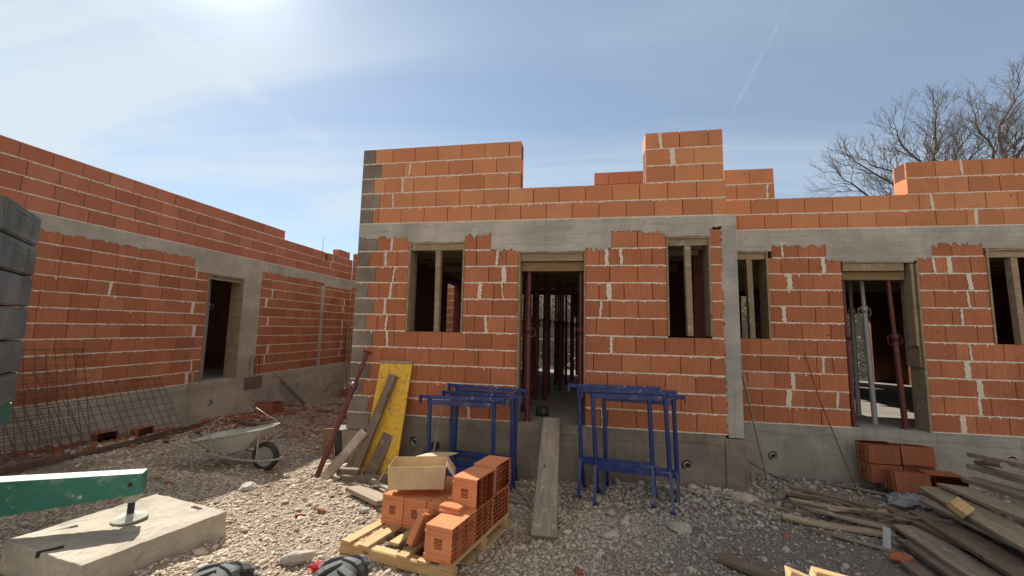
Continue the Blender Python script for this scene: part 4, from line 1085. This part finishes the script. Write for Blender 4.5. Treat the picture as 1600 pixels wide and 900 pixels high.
# wheels on an axle at the bottom of the frame
wa=thing('wheel_axle','pair of chunky black tyres on an axle at the bottom edge of the view','wheels',(-1.27,-3.78,-.2),world=True)
def tyre(c_,axd,Rt=.27,wt=.21):
    c_=Vector(c_); axd=Vector(axd).normalized(); h=wt/2
    prof=[(Rt*.55,-h*.8),(Rt*.75,-h),(Rt*.9,-h*.96),(Rt*.965,-h*.80),(Rt*.985,-h*.4),(Rt*.99,0),(Rt*.985,h*.4),(Rt*.965,h*.80),(Rt*.9,h*.96),(Rt*.75,h),(Rt*.55,h*.8)]
    wt_=MB(); wt_.lathe(prof,c_,axd,48); a=MB()
    b1=axd.orthogonal().normalized(); b2=axd.cross(b1)
    nl=17
    for k in range(nl):
        for side in(-1,1):
            # wavy lug from centre line round the shoulder
            pts=[]
            for j in range(7):
                u=j/6; along=side*(.004+u*h*1.0); ang=2*math.pi*(k+(.5 if side>0 else 0))/nl+ .30*u
                rr=Rt*(1.0 if u<.75 else 1.0-.10*((u-.75)/.25)**1.3)+.006
                pts.append(c_+axd*along+(b1*math.cos(ang)+b2*math.sin(ang))*(rr))
            for j in range(6): 
                mid=(pts[j]+pts[j+1])/2-c_; out=(mid-axd*mid.dot(axd)).normalized()
                a.beam(pts[j]-out*.008-(pts[j+1]-pts[j])*.08,pts[j+1]-out*.008,.030,.022,up=tuple(out))
    w=wt_.build('wheel',M_RUBT,wa); a.build('tread',M_TREAD,w)
    a=MB(); a.lathe([(0,-.03),(Rt*.2,-.03),(Rt*.5,-.05),(Rt*.56,-h*.8),(Rt*.56,h*.8),(Rt*.5,.05),(Rt*.2,.03),(0,.03)],c_,axd,32); a.build('rim',M_GALV,w)
axd=Vector((.95,.30,0)).normalized()
tyre((-1.775,-3.89,-.175),axd); tyre((-1.205,-3.71,-.175),axd)
a=MB(); a.tube([Vector((-1.775,-3.89,-.175)),Vector((-1.205,-3.71,-.175))],.025,10); a.build('axle',M_RUST,wa)

# ------------------------------------------------------------ rebar mesh panels, bars, stakes on the left
def mesh_panel(c0,cu,cv,nu,nv,label,seed,sag=.03):
    """c0 corner, cu/cv full edge vectors"""
    rd=random.Random(seed); mb=MB(); c0=Vector(c0);cu=Vector(cu);cv=Vector(cv); nrm=cu.cross(cv).normalized()
    def pt(u,v): return c0+cu*u+cv*v+nrm*(sag*math.sin(u*5+seed)*math.sin(v*3+1)+sag*.3*math.sin(9*u+7*v))
    for i in range(nu+1):
        u=i/nu+rd.uniform(-.003,.003); mb.tube([pt(u,-.02+1.04*k/6) for k in range(7)],.0048,5,cap=False)
    for j in range(nv+1):
        v=j/nv+rd.uniform(-.003,.003); mb.tube([pt(-.02+1.04*k/8,v)+nrm*.006 for k in range(9)],.0048,5,cap=False)
    o=mb.build('rebar_mesh',M_RUST,fix=False); return tag(o,label,'rebar mesh','rebar mesh sheets leaning on the left building')
mesh_panel((-7.55,-3.6,-.66),(-.02,3.15,-.06),(-.55,.05,1.55),26,13,'large rusty rebar mesh sheet leaning on the left brick wall, the tallest one',1)
mesh_panel((-7.72,-2.2,-.70),(-.05,3.30,-.07),(-.42,-.15,.98),26,8,'rusty rebar mesh sheet reaching furthest right along the left foundation',2)
mesh_panel((-7.42,-3.9,-.60),(.0,3.3,-.10),(-.66,-.25,1.25),22,9,'rusty rebar mesh sheet standing in front of the other sheets',4)
for i in range(5):
    rd=random.Random(i); mb=MB(); p=Vector((-7.05-.05*i,-2.6+.2*i,0)); q=Vector((-7.45-.04*i,1.1+.25*rd.random()+.1*i,0)); pts=[]
    for k in range(12):
        e=p.lerp(q,k/11); e.x+=.03*math.sin(k*.9+i); pts.append((e.x,e.y,gz(e.x,e.y)+.035+.006*i))
    mb.tube(pts,.010,6); tag(mb.build('rebar',M_RUST),['outermost rusty bar lying on the gravel before the mesh sheets','second rusty bar lying along the left foundation','middle rusty bar of the bundle along the left foundation','fourth rusty bar of the bundle along the left foundation','innermost rusty bar of the bundle along the left foundation'][i],'rebar','rusty bars lying along the left foundation')
board((-7.75,.6,-.80),(-7.45,-1.6,-.62),.10,.035,M_WBROWN,'dark board lying among the rusty bars on the left','board')
board((-8.02,1.50,gz(-8.02,1.5)-.05),(-8.17,1.60,.27),.045,.03,M_WPALE,'thin pale batten standing against the left foundation','batten',up=(1,0,0))
board((-8.13,4.15,-.24),(-7.95,4.95,-1.02),.10,.035,M_WBROWN,'dark board leaning against the left foundation near the drain holes','board',up=(1,0,0))
board((-8.02,7.15,gz(-8.,7.15)),(-8.15,7.22,1.35),.07,.03,M_WFORM,'tall narrow board standing in the far corner of the left building','board',up=(1,0,0))
board((-7.95,7.28,gz(-8.,7.2)),(-8.10,7.30,1.1),.05,.03,M_WPALE,'thin batten beside the tall board in the far corner','batten',up=(1,0,0))
# small sawn board hung on wire loops below the left doorway
hb=thing('hanging_board','small brown board hung on bent rebar loops beside the left doorway','board',(-8.18,3.25,-.15),world=True)
a=MB(); a.box((-8.218,3.02,-.32),(-8.19,3.55,-.04)); a.build('board',M_WBROWN,hb)
for y in(3.12,3.30):
    a=MB(); a.tube([(-8.185,y,-.04),(-8.19,y-.01,.45),(-8.19,y+.02,.5),(-8.19,y+.10,.48),(-8.185,y+.14,-.02)],.006,6); a.build('wire_loop',M_RUST,hb)
for i,(pp) in enumerate([[(-8.16,3.9,-.03),(-8.1,4.25,-.3),(-8.12,4.5,-.55)],[(-8.1,3.2,-.62),(-7.9,3.9,-.85),(-7.7,4.6,-1.0)],[(-8.1,5.9,-.9),(-8.05,6.4,-.55),(-8.15,6.9,-.6)]]):
    mb=MB(); P4=[Vector(q) for q in pp]; pts=[P4[0].lerp(P4[1],t).lerp(P4[1].lerp(P4[2],t),t) for t in [k/8 for k in range(9)]]; mb.tube(pts,.010,6)
    tag(mb.build('bent_rebar',M_RUST),['bent rusty bar sticking out of the left wall beside the hanging board','bent rusty bar behind the wheelbarrow','curved rusty bar near the far corner of the gap'][i],'rebar')
# solid-looking blocks beside the left wall
def oneblock(x,y,z,rz,label,me=HBR,st='up'):
    m=Matrix.Translation((x,y,z))@Matrix.Rotation(rz,4,'Z')@Matrix.Scale(.7 if st=='side' else 1.,4)
    if st=='side': m=m@Matrix.Rotation(R(90),4,'X')
    hblock(m,label,me)
oneblock(-7.55,2.95,gz(-7.55,2.95)+.14,R(40),'terracotta block sitting on the rubble behind the wheelbarrow')
oneblock(-7.62,3.35,gz(-7.6,3.35)+.13,R(70),'second terracotta block just behind the one on the rubble')
oneblock(-7.85,6.95,gz(-7.85,6.95)+.13,R(2),'terracotta block standing in the far corner of the left building')
oneblock(-7.88,-.10,gz(-7.9,-.1)+.06,R(80),'broken terracotta block lying behind the mesh sheets, left one',st='side')
oneblock(-7.80,.42,gz(-7.8,.4)+.06,R(95),'broken terracotta block lying at the right end of the mesh sheets',st='side')

# ------------------------------------------------------------ small stuff by the grey corner
bk=thing('black_crate','black plastic container with an olive side standing behind the red prop','container',M=T(-3.95,.52,gz(-3.95,.52),R(20)))
a=MB(); a.box((-.02,-.18,.0),(.22,.16,.42)); a.build('body',M_BLACKP,bk,bevel=.012)
a=MB(); a.box((-.20,-.19,.0),(-.025,-.165,.44)); a.build('side_board',M_WYEL,bk)
a=MB(); a.tube([(.2,-.2,.43),(.1,-.22,.40),(.12,-.22,.1)],.010,6); a.build('strap',M_GALV,bk)
board((-1.98,-.45,-.66),(-1.90,-.03,.50),.018,.018,M_WGREY,'thin grey stick leaning on the brick wall behind the left trestles','stick')
sh=thing('shovel','black handled tool lying behind the left trestles','shovel',(-2.2,-.4,-.7),world=True)
a=MB(); a.tube([(-2.45,-.62,-.66),(-2.02,-.22,-.36)],.018,8); a.build('handle',M_BLACKP,sh)
a=MB(); a.box((-2.06,-.24,-.40),(-1.94,-.16,-.30)); a.build('grip',M_RUB,sh,bevel=.02)
# right side: leaning stick, thin rebar, cable
mb=MB(); mb.tube([(2.36,.86,1.28),(2.45,.72,.5),(2.60,.52,-.70)],.016,8); tag(mb.build('wooden_pole',M_WGREY),'grey wooden pole leaning between the concrete column and the right wall','pole')
mb=MB(); mb.tube([(3.33,.87,1.04),(3.42,.72,.4),(3.60,.28,-.80)],.007,6); tag(mb.build('rebar',M_RUST),'thin rusty bar leaning on the right brick wall below the doorway','rebar')
mb=MB(); mb.tube([(2.17,.85,-.33),(2.4,.75,-.50),(2.7,.66,-.66),(2.9,.6,-.72)],.008,6); tag(mb.build('black_cable',M_BLACKP),'black cable trailing from the column base along the pale foundation','cable')
a=MB(); a.lathe([(.09,0),(.10,.0),(.10,.12),(.085,.12),(.085,.005)],(-.55,.55,0.0),(0,0,1),24); tag(a.build('pipe_stub',M_RUB),'short grey pipe stub on the floor at the top of the plank ramp','pipe')
mb=MB(); mb.tube([(-.62,.45,.06),(-.4,.45,.06)],.0,3) if 0 else None

# ------------------------------------------------------------ scrap wood in the middle right
gs='scrap battens heaped on the gravel'
sc_=[((2.18,-.80),(3.12,-.98),.06,.09,.03,'longest pale batten at the front of the scrap heap',M_WPALE),
((2.42,-.55),(3.05,-.95),.12,.06,.025,'pale batten crossing the middle of the scrap heap',M_WPALE),
((2.35,-.62),(2.95,-.66),.17,.05,.025,'thin pale batten on top of the scrap heap',M_WPALE),
((2.35,-.32),(3.25,-.48),.14,.10,.03,'wide dark board at the back of the scrap heap',M_WBROWN),
((2.55,-.20),(3.2,-.62),.19,.05,.03,'dark batten slanting across the back of the scrap heap',M_WBROWN),
((2.75,-.12),(3.45,-.40),.10,.10,.02,'thin reddish board behind the scrap heap',M_WBROWN),
((2.05,-.42),(2.6,-.60),.04,.04,.03,'narrow grey batten poking out left of the scrap heap',M_WGREY),
((2.85,-.42),(3.45,-.85),.08,.06,.03,'grey batten lying at the right of the scrap heap',M_WGREY),
((2.62,-.36),(3.5,-.66),.07,.05,.03,'grey batten under the back of the scrap heap',M_WGREY),
((2.45,-1.05),(2.85,-1.35),.035,.06,.02,'weathered strip lying in front of the scrap heap',M_WGREY),
((2.30,-1.0),(2.75,-1.2),.03,.04,.02,'short weathered strip half buried in front of the scrap heap',M_WBROWN),
((1.75,-.36),(2.25,-.52),.04,.045,.02,'grey strip lying right of the white rock',M_WGREY),
((1.35,.0-.22),(1.75,-.30),.05,.05,.03,'grey offcut lying against the foundation left of the white rock',M_WGREY),
((3.5,.62),(4.15,.42),.04,.04,.03,'long thin batten lying in front of the fallen blocks',M_WGREY),
((2.7,-.15),(3.0,-.75),.16,.05,.02,'short split batten end in the scrap heap',M_WPALE)]
for (p,q,up,w,t,l,m_) in sc_:
    board((p[0],p[1],gz(*p)+up),(q[0],q[1],gz(*q)+up-.02),w,t,m_,l,'batten',gs,up=(random.uniform(-.3,.3),random.uniform(-.3,.3),1),warp=.012,taper=random.uniform(0,.4))
rs=random.Random(21)
for i in range(16):
    x=rs.uniform(2.3,3.2); y=-.30-.5*(x-2.3)/1.2+rs.uniform(-.28,.22); L=rs.uniform(.25,.8); an=rs.uniform(-.65,.15)
    q=(x+L*math.cos(an),y+L*math.sin(an)); lv=rs.uniform(.06,.2)
    board((x,y,gz(x,y)+lv),(q[0],q[1],gz(*q)+lv-rs.uniform(0,.06)),rs.uniform(.03,.07),rs.uniform(.008,.022),rs.choice([M_WGREY,M_WBROWN,M_WGREY,M_WFORM]),'short splintered strip of wood mixed into the scrap heap','batten','short strips in the scrap heap',up=(rs.uniform(-.5,.5),rs.uniform(-.5,.5),1),warp=.015,taper=rs.uniform(.1,.6),name='wood_strip')
board((2.93,-1.16,-.50),(2.80,-1.34,-.70),.055,.012,M_GALV,'flat grey metal bracket lying beside the scrap heap','bracket',name='metal_bracket',warp=.0005)
board((1.22,-1.80,gz(1.22,-1.8)+.03),(1.62,-2.14,gz(1.62,-2.14)+.03),.11,.045,M_WBROWN,'dark board end lying at the bottom of the view right of centre','board')
board((-.70,-.60,gz(-.7,-.6)+.03),(-.52,-1.02,gz(-.52,-1.02)+.04),.05,.03,M_WGREY,'thin dark stick on the gravel left of the plank ramp','stick')
board((-.95,-.85,gz(-.95,-.85)+.03),(-.55,-.95,gz(-.55,-.95)+.03),.06,.03,M_WGREY,'grey stick lying across the gravel by the blocks','stick')
board((-1.0,-.62,gz(-1.,-.62)+.03),(-.6,-.80,gz(-.6,-.8)+.03),.08,.02,M_WGREY,'flat offcut on the gravel between pallet and plank ramp','offcut')
# fresh orange boards at the bottom edge
gf='fresh sawn boards at the bottom edge'
board((1.06,-3.34,.115),(2.02,-3.60,-.09),.12,.045,M_WFRESH,'sunlit fresh board at the bottom edge, left one','board',gf,up=(.1,.3,1))
board((1.24,-3.22,.065),(2.4,-3.42,-.08),.10,.045,M_WFRESH,'sunlit fresh board at the bottom edge, right one','board',gf,up=(.1,.2,1))

for i,(x,y) in enumerate(((1.52,-3.43),(2.0,-3.55))):
    for k in range(2 if i==0 else 1):
        hblock(Matrix.Translation((x,y,gz(x,y)+.13+.24*k-(.03 if i==0 else 0)))@Matrix.Rotation(R(70),4,'Z'),['lower block propping up the fresh boards','upper block propping up the fresh boards'][k] if i==0 else 'far block propping up the fresh boards',HBR)
# ------------------------------------------------------------ lumber pile on the right
gl='boards piled at the right edge'
pile=[((4.0,-.25,-.44),(3.7,-2.3,-.34),.24,.035,M_WGREY,'wide grey board low in the right pile, mostly covered'),
((3.72,-.60,-.42),(3.50,-2.4,-.30),.20,.035,M_WGREY,'long grey board between the nail stained one and the dark ones'),
((4.85,-.2,-.22),(4.8,-2.,-.06),.2,.05,M_WGREY,'wide grey plank lying behind the squared beams of the right pile'),
((3.95,-.35,-.36),(3.35,-2.35,-.22),.27,.035,M_WPALE,'wide pale board with nail stains lying under the small square offcut'),
((4.10,-.40,-.31),(3.75,-2.3,-.15),.28,.035,M_WPALE,'wide clean pale board, second from the top of the right pile'),
((4.22,-.30,-.40),(4.1,-2.2,-.22),.20,.035,M_WGREY,'grey wide board in the upper part of the right pile'),
((4.42,-.20,-.28),(4.35,-2.2,-.10),.16,.05,M_WPALE,'pale beam near the foundation in the right pile'),
((4.55,-.10,-.16),(4.4,-2.1,.02),.14,.05,M_WGREY,'grey beam on top of the right pile, second from the wall'),
((4.60,-.05,-.04),(4.55,-2.0,.14),.12,.055,M_WPALE,'pale squared beam on top of the right pile beside the pipe'),
((3.55,-.75,-.50),(3.15,-2.4,-.36),.27,.035,M_WBROWN,'dark brown wide board at the left side of the right pile'),
((3.25,-.95,-.56),(2.95,-2.5,-.42),.24,.035,M_WGREY,'mossy grey board along the left edge of the right pile'),
((3.05,-1.2,-.60),(2.80,-2.5,-.46),.13,.05,M_WBROWN,'rotten dark beam at the lower left of the right pile'),
((3.35,-.55,-.54),(3.30,-2.3,-.40),.10,.03,M_WBROWN,'narrow dark batten between the left boards of the right pile'),
((2.85,-1.45,-.63),(2.62,-2.4,-.52),.14,.04,M_WBROWN,'half buried dark board at the bottom left of the right pile')]
for p,q,w,t,m_,l in pile: board(p,q,w,t,m_,l,'board',gl,up=(random.uniform(-.12,.05),0,1),warp=.006)
o=MB(); o.box((-.085,-.065,-.03),(.085,.065,.03)); ob=o.build('wood_offcut',M_WFRESH,bevel=.003); ob.matrix_world=Matrix.Translation((3.52,-1.20,-.245))@Matrix.Rotation(R(40),4,'Z')@Matrix.Rotation(R(35),4,'X')@Matrix.Rotation(R(-12),4,'Y'); tag(ob,'small square sawn offcut tilted on the wide pale board','offcut')
mb=MB(); mb.tube([(5.2,.65,-.30),(3.9,-1.2,.16)],.028,12); tag(mb.build('round_pole',M_WGREY),'round grey pole poking from the pile towards the drain hole','pole')
# crumpled plastic sheet
bm=bmesh.new(); bmesh.ops.create_grid(bm,x_segments=34,y_segments=30,size=.5)
for v in bm.verts:
    x,y=v.co.x*.72,v.co.y*.45; n=noise.noise(Vector((x*5,y*5,0)))+.6*noise.noise(Vector((x*13,y*11,3)))+.3*noise.noise(Vector((x*30,y*27,5)))
    v.co=Vector((x,y,.05+.08*n+.10*math.exp(-(x*x+y*y)*12)))
me=bpy.data.meshes.new('plastic_sheet'); bm.to_mesh(me); bm.free(); me.materials.append(M_SHEET)
for p_ in me.polygons: p_.use_smooth=False
o=bpy.data.objects.new('plastic_sheet',me); COL.objects.link(o); o.matrix_world=T(4.12,-.02,-.74,R(-25)); tag(o,'crumpled translucent plastic sheet between the fallen blocks and the board pile','plastic sheet')

# ------------------------------------------------------------ rocks and red rag
def rock(c_,s,seed,label,m_=M_ROCK,rz=0,name='rock',cat='rock'):
    bm=bmesh.new(); bmesh.ops.create_icosphere(bm,subdivisions=4,radius=1)
    off=Vector((seed*3.1,seed*1.7,0))
    rd=random.Random(seed); pl=[(Vector((rd.gauss(0,1),rd.gauss(0,1),rd.gauss(0,1))).normalized(),rd.uniform(.55,.85)) for _ in range(9)]
    for v in bm.verts:
        p=v.co.copy()
        for n_,d_ in pl:
            e=p.dot(n_)-d_
            if e>0: p-=n_*e*.92
        p+=v.normal*(.10*noise.noise(p*2+off)+.04*noise.noise(p*7+off)); v.co=Vector((p.x*s[0],p.y*s[1],p.z*s[2]))
    me=bpy.data.meshes.new(name); bm.to_mesh(me); bm.free(); me.materials.append(m_)
    o=bpy.data.objects.new(name,me); COL.objects.link(o); o.matrix_world=T(*c_,rz); return tag(o,label,cat)
rock((-2.22,-2.66,-.54),(.13,.07,.05),1,'pale limestone chunk near the tyres in the sunlit gravel',rz=R(35))
rock((1.98,-.30,-.70),(.20,.11,.10),2,'large white rock in front of the concrete column base',rz=R(-25))
rock((1.02,-1.27,-.64),(.12,.09,.06),3,'grey rock on the shaded gravel right of centre')
rock((.30,-1.62,-.62),(.10,.08,.05),4,'grey rock at the bottom centre of the shaded gravel')
rock((-3.95,-1.30,-.66),(.12,.09,.06),5,'rounded stone on the shaded gravel behind the concrete slab')
rock((-2.55,-1.15,-.67),(.07,.05,.05),6,'small sunlit stone near the timbers')
rock((-2.25,-1.62,-.63),(.06,.05,.045),8,'small sunlit stone left of the pallet blocks')
rock((2.80,-1.52,-.60),(.10,.06,.05),7,'reddish brick lump beside the metal bracket',M_BRROUGH,name='brick_lump',cat='brick lump')
rock((1.55,-2.0,-.60),(.05,.04,.03),9,'small pale stone near the fresh boards')
bm=bmesh.new(); bmesh.ops.create_icosphere(bm,subdivisions=4,radius=1)
for v in bm.verts: 
    p=v.co; n=noise.noise(p*3)+.6*noise.noise(p*7); v.co=Vector((p.x*.11*(1+.5*n),p.y*.06*(1+.5*n),p.z*.035*(1+.8*n)))
me=bpy.data.meshes.new('red_cloth'); bm.to_mesh(me); bm.free(); me.materials.append(M_CLOTH); o=bpy.data.objects.new('red_glove',me); COL.objects.link(o); o.matrix_world=T(-1.93,-2.72,-.56,.2); tag(o,'crumpled red rag lying in the gravel beside the limestone chunk','rag')

# ------------------------------------------------------------ gravel and rubble (uncountable)
def ico(sub):
    bm=bmesh.new(); bmesh.ops.create_icosphere(bm,subdivisions=sub,radius=1); v=np.array([q.co[:] for q in bm.verts]); f=np.array([[l.index for l in q.verts] for q in bm.faces]); bm.free(); return v,f
def scatter(name,pos,size,mat_,sub,sunk=.25,flat=.6,tint=None):
    v,f=ico(sub); n=len(pos); K=24
    T_=[]
    for k in range(K):
        p=v.copy()
        for _ in range(7):
            n_=rng.normal(size=3); n_/=np.linalg.norm(n_); d=rng.uniform(.30,.80); e=np.maximum(p@n_-d,0); p-=e[:,None]*n_*.95
        T_.append(p*(1+rng.uniform(-.12,.12,(len(v),1))))
    T_=np.array(T_); idx=rng.integers(0,K,n); base=T_[idx]
    sc=size[:,None]*np.stack([rng.uniform(.7,1.35,n),rng.uniform(.6,1.1,n),rng.uniform(.7,1.2,n)*flat],-1)
    base=base*sc[:,None,:]
    a=rng.uniform(0,2*np.pi,n); t=rng.normal(0,.35,n); ct,st=np.cos(t),np.sin(t)
    y=base[:,:,1]*ct[:,None]-base[:,:,2]*st[:,None]; z=base[:,:,1]*st[:,None]+base[:,:,2]*ct[:,None]; x=base[:,:,0]
    ca,sa=np.cos(a)[:,None],np.sin(a)[:,None]
    X=x*ca-y*sa; Y=x*sa+y*ca
    zz=height(pos[:,0],pos[:,1])+size*flat*(1-2*sunk)*.6
    Vv=np.stack([X+pos[:,0:1],Y+pos[:,1:2],z+zz[:,None]],-1).reshape(-1,3)
    Ff=(f[None]+(np.arange(n)*len(v))[:,None,None]).reshape(-1,3)
    tn=rng.random(n) if tint is None else tint
    o=npmesh(name,Vv,Ff,mat_,np.repeat(tn,len(f))); return o
def cloud(n,x0,x1,y0,y1):
    return np.stack([rng.uniform(x0,x1,n),rng.uniform(y0,y1,n)],-1)
def ok(p):   # keep stones out of walls
    x,y=p[:,0],p[:,1]
    m=~((x>-3.52)&(x<2.16)&(y>-.01)); m&=~((x>=2.16)&(y>.90)); m&=(x>-8.22); m&=~((y>7.39))
    m&=~((x>-4.2)&(x<-3.2)&(y>-3.35)&(y<-2.35))
    return p[m]
# near band: dense
p=ok(cloud(150000,-6.5,4.6,-3.7,-.9)); 
keep=rng.random(len(p))<np.where(p[:,0]>1.3,.35,1.)*np.clip(.25+1.5*(vnoise(p[:,0]*1.3,p[:,1]*1.3,8)+.5),.12,1); p=p[keep]
s=(rng.gamma(1.35,.0058,len(p))+.004)*np.where(p[:,0]>.8,.8,1.); g1=scatter('gravel',p,s,M_GRAV,1,.3,.5); g1['kind']='stuff'
p=ok(cloud(80000,-8.3,5.6,-1.1,7.4)); s=rng.gamma(1.7,.0078,len(p))+.006
keep=rng.random(len(p))<np.where(p[:,1]>3,.7,1.); p=p[keep];s=s[keep]
g2=scatter('gravel',p,s,M_GRAV,1,.3,.45); g2['kind']='stuff'
p=ok(cloud(1300,-8.2,5.5,-3.2,7.3)); s=rng.gamma(3,.007,len(p))+.018; s=np.minimum(s,.06)
g3=scatter('gravel',p,s,M_GRAV,2,.35,.55); g3['kind']='stuff'
# heap of rubble near the column base and rock debris around the trestles
p=ok(np.stack([rng.normal(1.4,1.0,3600),rng.normal(-.25,.38,3600)],-1)); s=rng.gamma(1.6,.0095,len(p))+.008; g4=scatter('gravel',p,s,M_GRAV,1,.2,.7); g4['kind']='stuff'
# brick rubble in the gap and along the left foundation
pr=np.concatenate([np.stack([rng.normal(-5.0,.9,1100),rng.normal(4.0,1.5,1100)],-1),np.stack([rng.normal(-7.5,.3,500),rng.normal(2.6,1.0,500)],-1),np.stack([rng.normal(-7.75,.2,420),rng.uniform(-3,1,420)],-1),cloud(60,-8,5,-2.6,1.5)])
pr=ok(pr); s=rng.gamma(2.2,.016,len(pr))+.012; s=np.minimum(s,.085)
g5=scatter('brick_rubble',pr,s,M_BRROUGH,1,.25,.5); g5['kind']='stuff'
# wood debris in the gap
for i in range(16):
    x,y=random.uniform(-7.4,-4.2),random.uniform(1.6,6.5); L=random.uniform(.3,1.2); a_=random.uniform(-.5,.6)
    q=(x+L*math.cos(a_),y+L*math.sin(a_)); 
    if q[0]>-3.6: continue
    board((x,y,gz(x,y)+.05),(q[0],q[1],gz(*q)+.06),random.uniform(.03,.13),.025,random.choice([M_WGREY,M_WBROWN,M_WFORM]),'weathered board scrap lying in the rubble of the gap between the buildings','board scrap','board scraps in the gap',name='board_scrap')

# ------------------------------------------------------------ behind: bank with scrub, rail, bare trees
n=26000; x=rng.uniform(-14,26,n); y=rng.uniform(12.2,17.5,n); z=base_h(x,y)+rng.random(n)**2*1.1
s=rng.uniform(.03,.10,n); a=rng.uniform(0,6.28,(n,3)); 
u=rng.normal(size=(n,3)); u/=np.linalg.norm(u,axis=1)[:,None]; w=rng.normal(size=(n,3)); w=np.cross(u,w); w/=np.linalg.norm(w,axis=1)[:,None]
C=np.stack([x,y,z],-1); V=np.stack([C-u*s[:,None],C+w*s[:,None]*.5,C+u*s[:,None],C-w*s[:,None]*.5],1).reshape(-1,3); F=np.arange(4*n).reshape(-1,4)
o=npmesh('undergrowth',V,F,M_SCRUB,rng.random(n)); o['kind']='stuff'
rl=thing('scaffold_frame','pale steel scaffold rail with a diagonal brace behind the middle house','scaffold',(-.5,9.0,-.6),world=True)
a=MB(); a.tube([(-3.5,9,.95),(3,9,.95)],.024,8); a.build('rail',M_GALV,rl)
a=MB(); a.tube([(-.4,9.05,0),(1.2,9.05,1.6)],.02,8); a.build('brace',M_GALV,rl)
a=MB(); a.tube([(.75,9,-.8),(.75,9,2.2)],.024,8); a.build('post',M_GALV,rl)
a=MB(); a.tube([(-3.2,9,-.8),(-3.2,9,2.2)],.024,8); a.build('post',M_GALV,rl)

def bare_tree(base,limbs,label,seed,H=12.):
    """limbs: list of (start, end, radius) main stems; twigs grow recursively"""
    rd=random.Random(seed); t=thing('bare_tree',label,'tree',tuple(base),world=True)
    tk=MB(); br=MB(); tw=MB(); cnt=[0]
    base=Vector(base)
    def limb(mb,p,q,r0,r1,n=7,k=8,wob=.06):
        pts=[];L=(q-p).length; pts.append(p)
        ph=[rd.uniform(0,6) for _ in range(3)]
        for i in range(1,n+1):
            u=i/n; e=p.lerp(q,u); e+=Vector((math.sin(u*7+ph[0]),math.sin(u*6+ph[1]),math.sin(u*8+ph[2])*.6))*L*wob*u*(1.2-u); pts.append(e)
        mb.tube(pts,[r0+(r1-r0)*i/n for i in range(n+1)],k,cap=False); return pts
    def grow(p,d,L,r,depth):
        if cnt[0]>22000: return
        cnt[0]+=1
        q=p+d*L; pts=limb(br if depth<3 else tw,p,q,r,r*.55,n=5 if depth<4 else 4,k=6 if depth<2 else(4 if depth<4 else 3),wob=.20)
        if depth>=5: return
        nb=rd.choice([3,4]) if depth<4 else rd.choice([2,3,4])
        for i in range(nb):
            u=rd.uniform(.35,1.) if i else 1.; idx=min(len(pts)-1,int(u*(len(pts)-1)+.5)); s_=pts[idx]
            ax_=Vector((rd.gauss(0,1),rd.gauss(0,1),rd.gauss(0,1))).normalized(); nd=(d+ (ax_-d*ax_.dot(d))*rd.uniform(.45,1.0)+Vector((0,0,.16))).normalized()
            grow(s_,nd,L*rd.uniform(.58,.85),max(.0045,r*rd.uniform(.45,.62)),depth+1)
    for (p,q,r0,r1) in limbs[0]:
        limb(tk,Vector(p),Vector(q),r0,r1,8,12,.03)
    for (p,q,r) in limbs[1]:
        p=Vector(p);q=Vector(q); r*=.85; pts=limb(br,p,q,r,r*.4,7,7,.16); d=(q-p).normalized(); L=(q-p).length
        for i in range(2,8):
            for _ in range(2):
                ax_=Vector((rd.gauss(0,1),rd.gauss(0,1)*.8,rd.gauss(0,1))).normalized(); nd=(d*.8+(ax_-d*ax_.dot(d))*rd.uniform(.6,1.1)+Vector((0,0,.15))).normalized()
                grow(pts[i],nd,L*rd.uniform(.19,.31),r*.36*(1-.06*i),2)
        grow(pts[-1],d,L*.25,r*.36,2)
    tk.build('trunk',M_BARK,t,fix=False); br.build('branches',M_BARK,t,fix=False); tw.build('twigs',M_BARK,t,fix=False)
    return t
TR=bare_tree((18.3,19.2,2.6),([((18.3,19.2,2.6),(18.7,18.9,10.2),.24,.10)],
 [((18.4,19.1,7.4),(14.7,18.4,10.2),.12),((18.7,18.9,9.9),(17.0,18.2,12.8),.10),((18.7,18.9,10.2),(19.9,19.6,13.3),.10),((18.6,19.0,9.2),(20.9,18.9,12.0),.10),((18.5,19.0,8.8),(15.7,19.2,11.7),.11),((18.7,18.9,10.0),(18.5,18.0,13.6),.10),((18.5,19.0,9.4),(16.6,19.8,12.0),.09),((18.6,18.9,9.6),(20.2,18.4,12.6),.09)]),
 'bare leafless tree rising behind the right house, the left one with a low sideways limb',3); TR.location.x+=.6; TR.location.z-=.55
TR=bare_tree((21.9,19.6,2.6),([((21.9,19.6,2.6),(22.4,19.5,10.4),.26,.11)],
 [((22.3,19.5,9.6),(25.4,20.2,12.8),.12),((22.4,19.5,10.2),(22.9,19.0,14.9),.12),((22.3,19.5,9.8),(21.2,18.8,13.8),.10),((22.2,19.5,9.0),(25.6,19.4,11.4),.11),((22.4,19.5,10.4),(24.6,18.6,14.6),.11),((22.3,19.5,9.3),(20.6,19.8,11.8),.09),((22.3,19.5,9.9),(23.9,20.2,13.9),.09)]),
 'bare leafless tree rising behind the right house, the taller right one at the frame edge',5); TR.location.x+=.6; TR.location.z-=.55
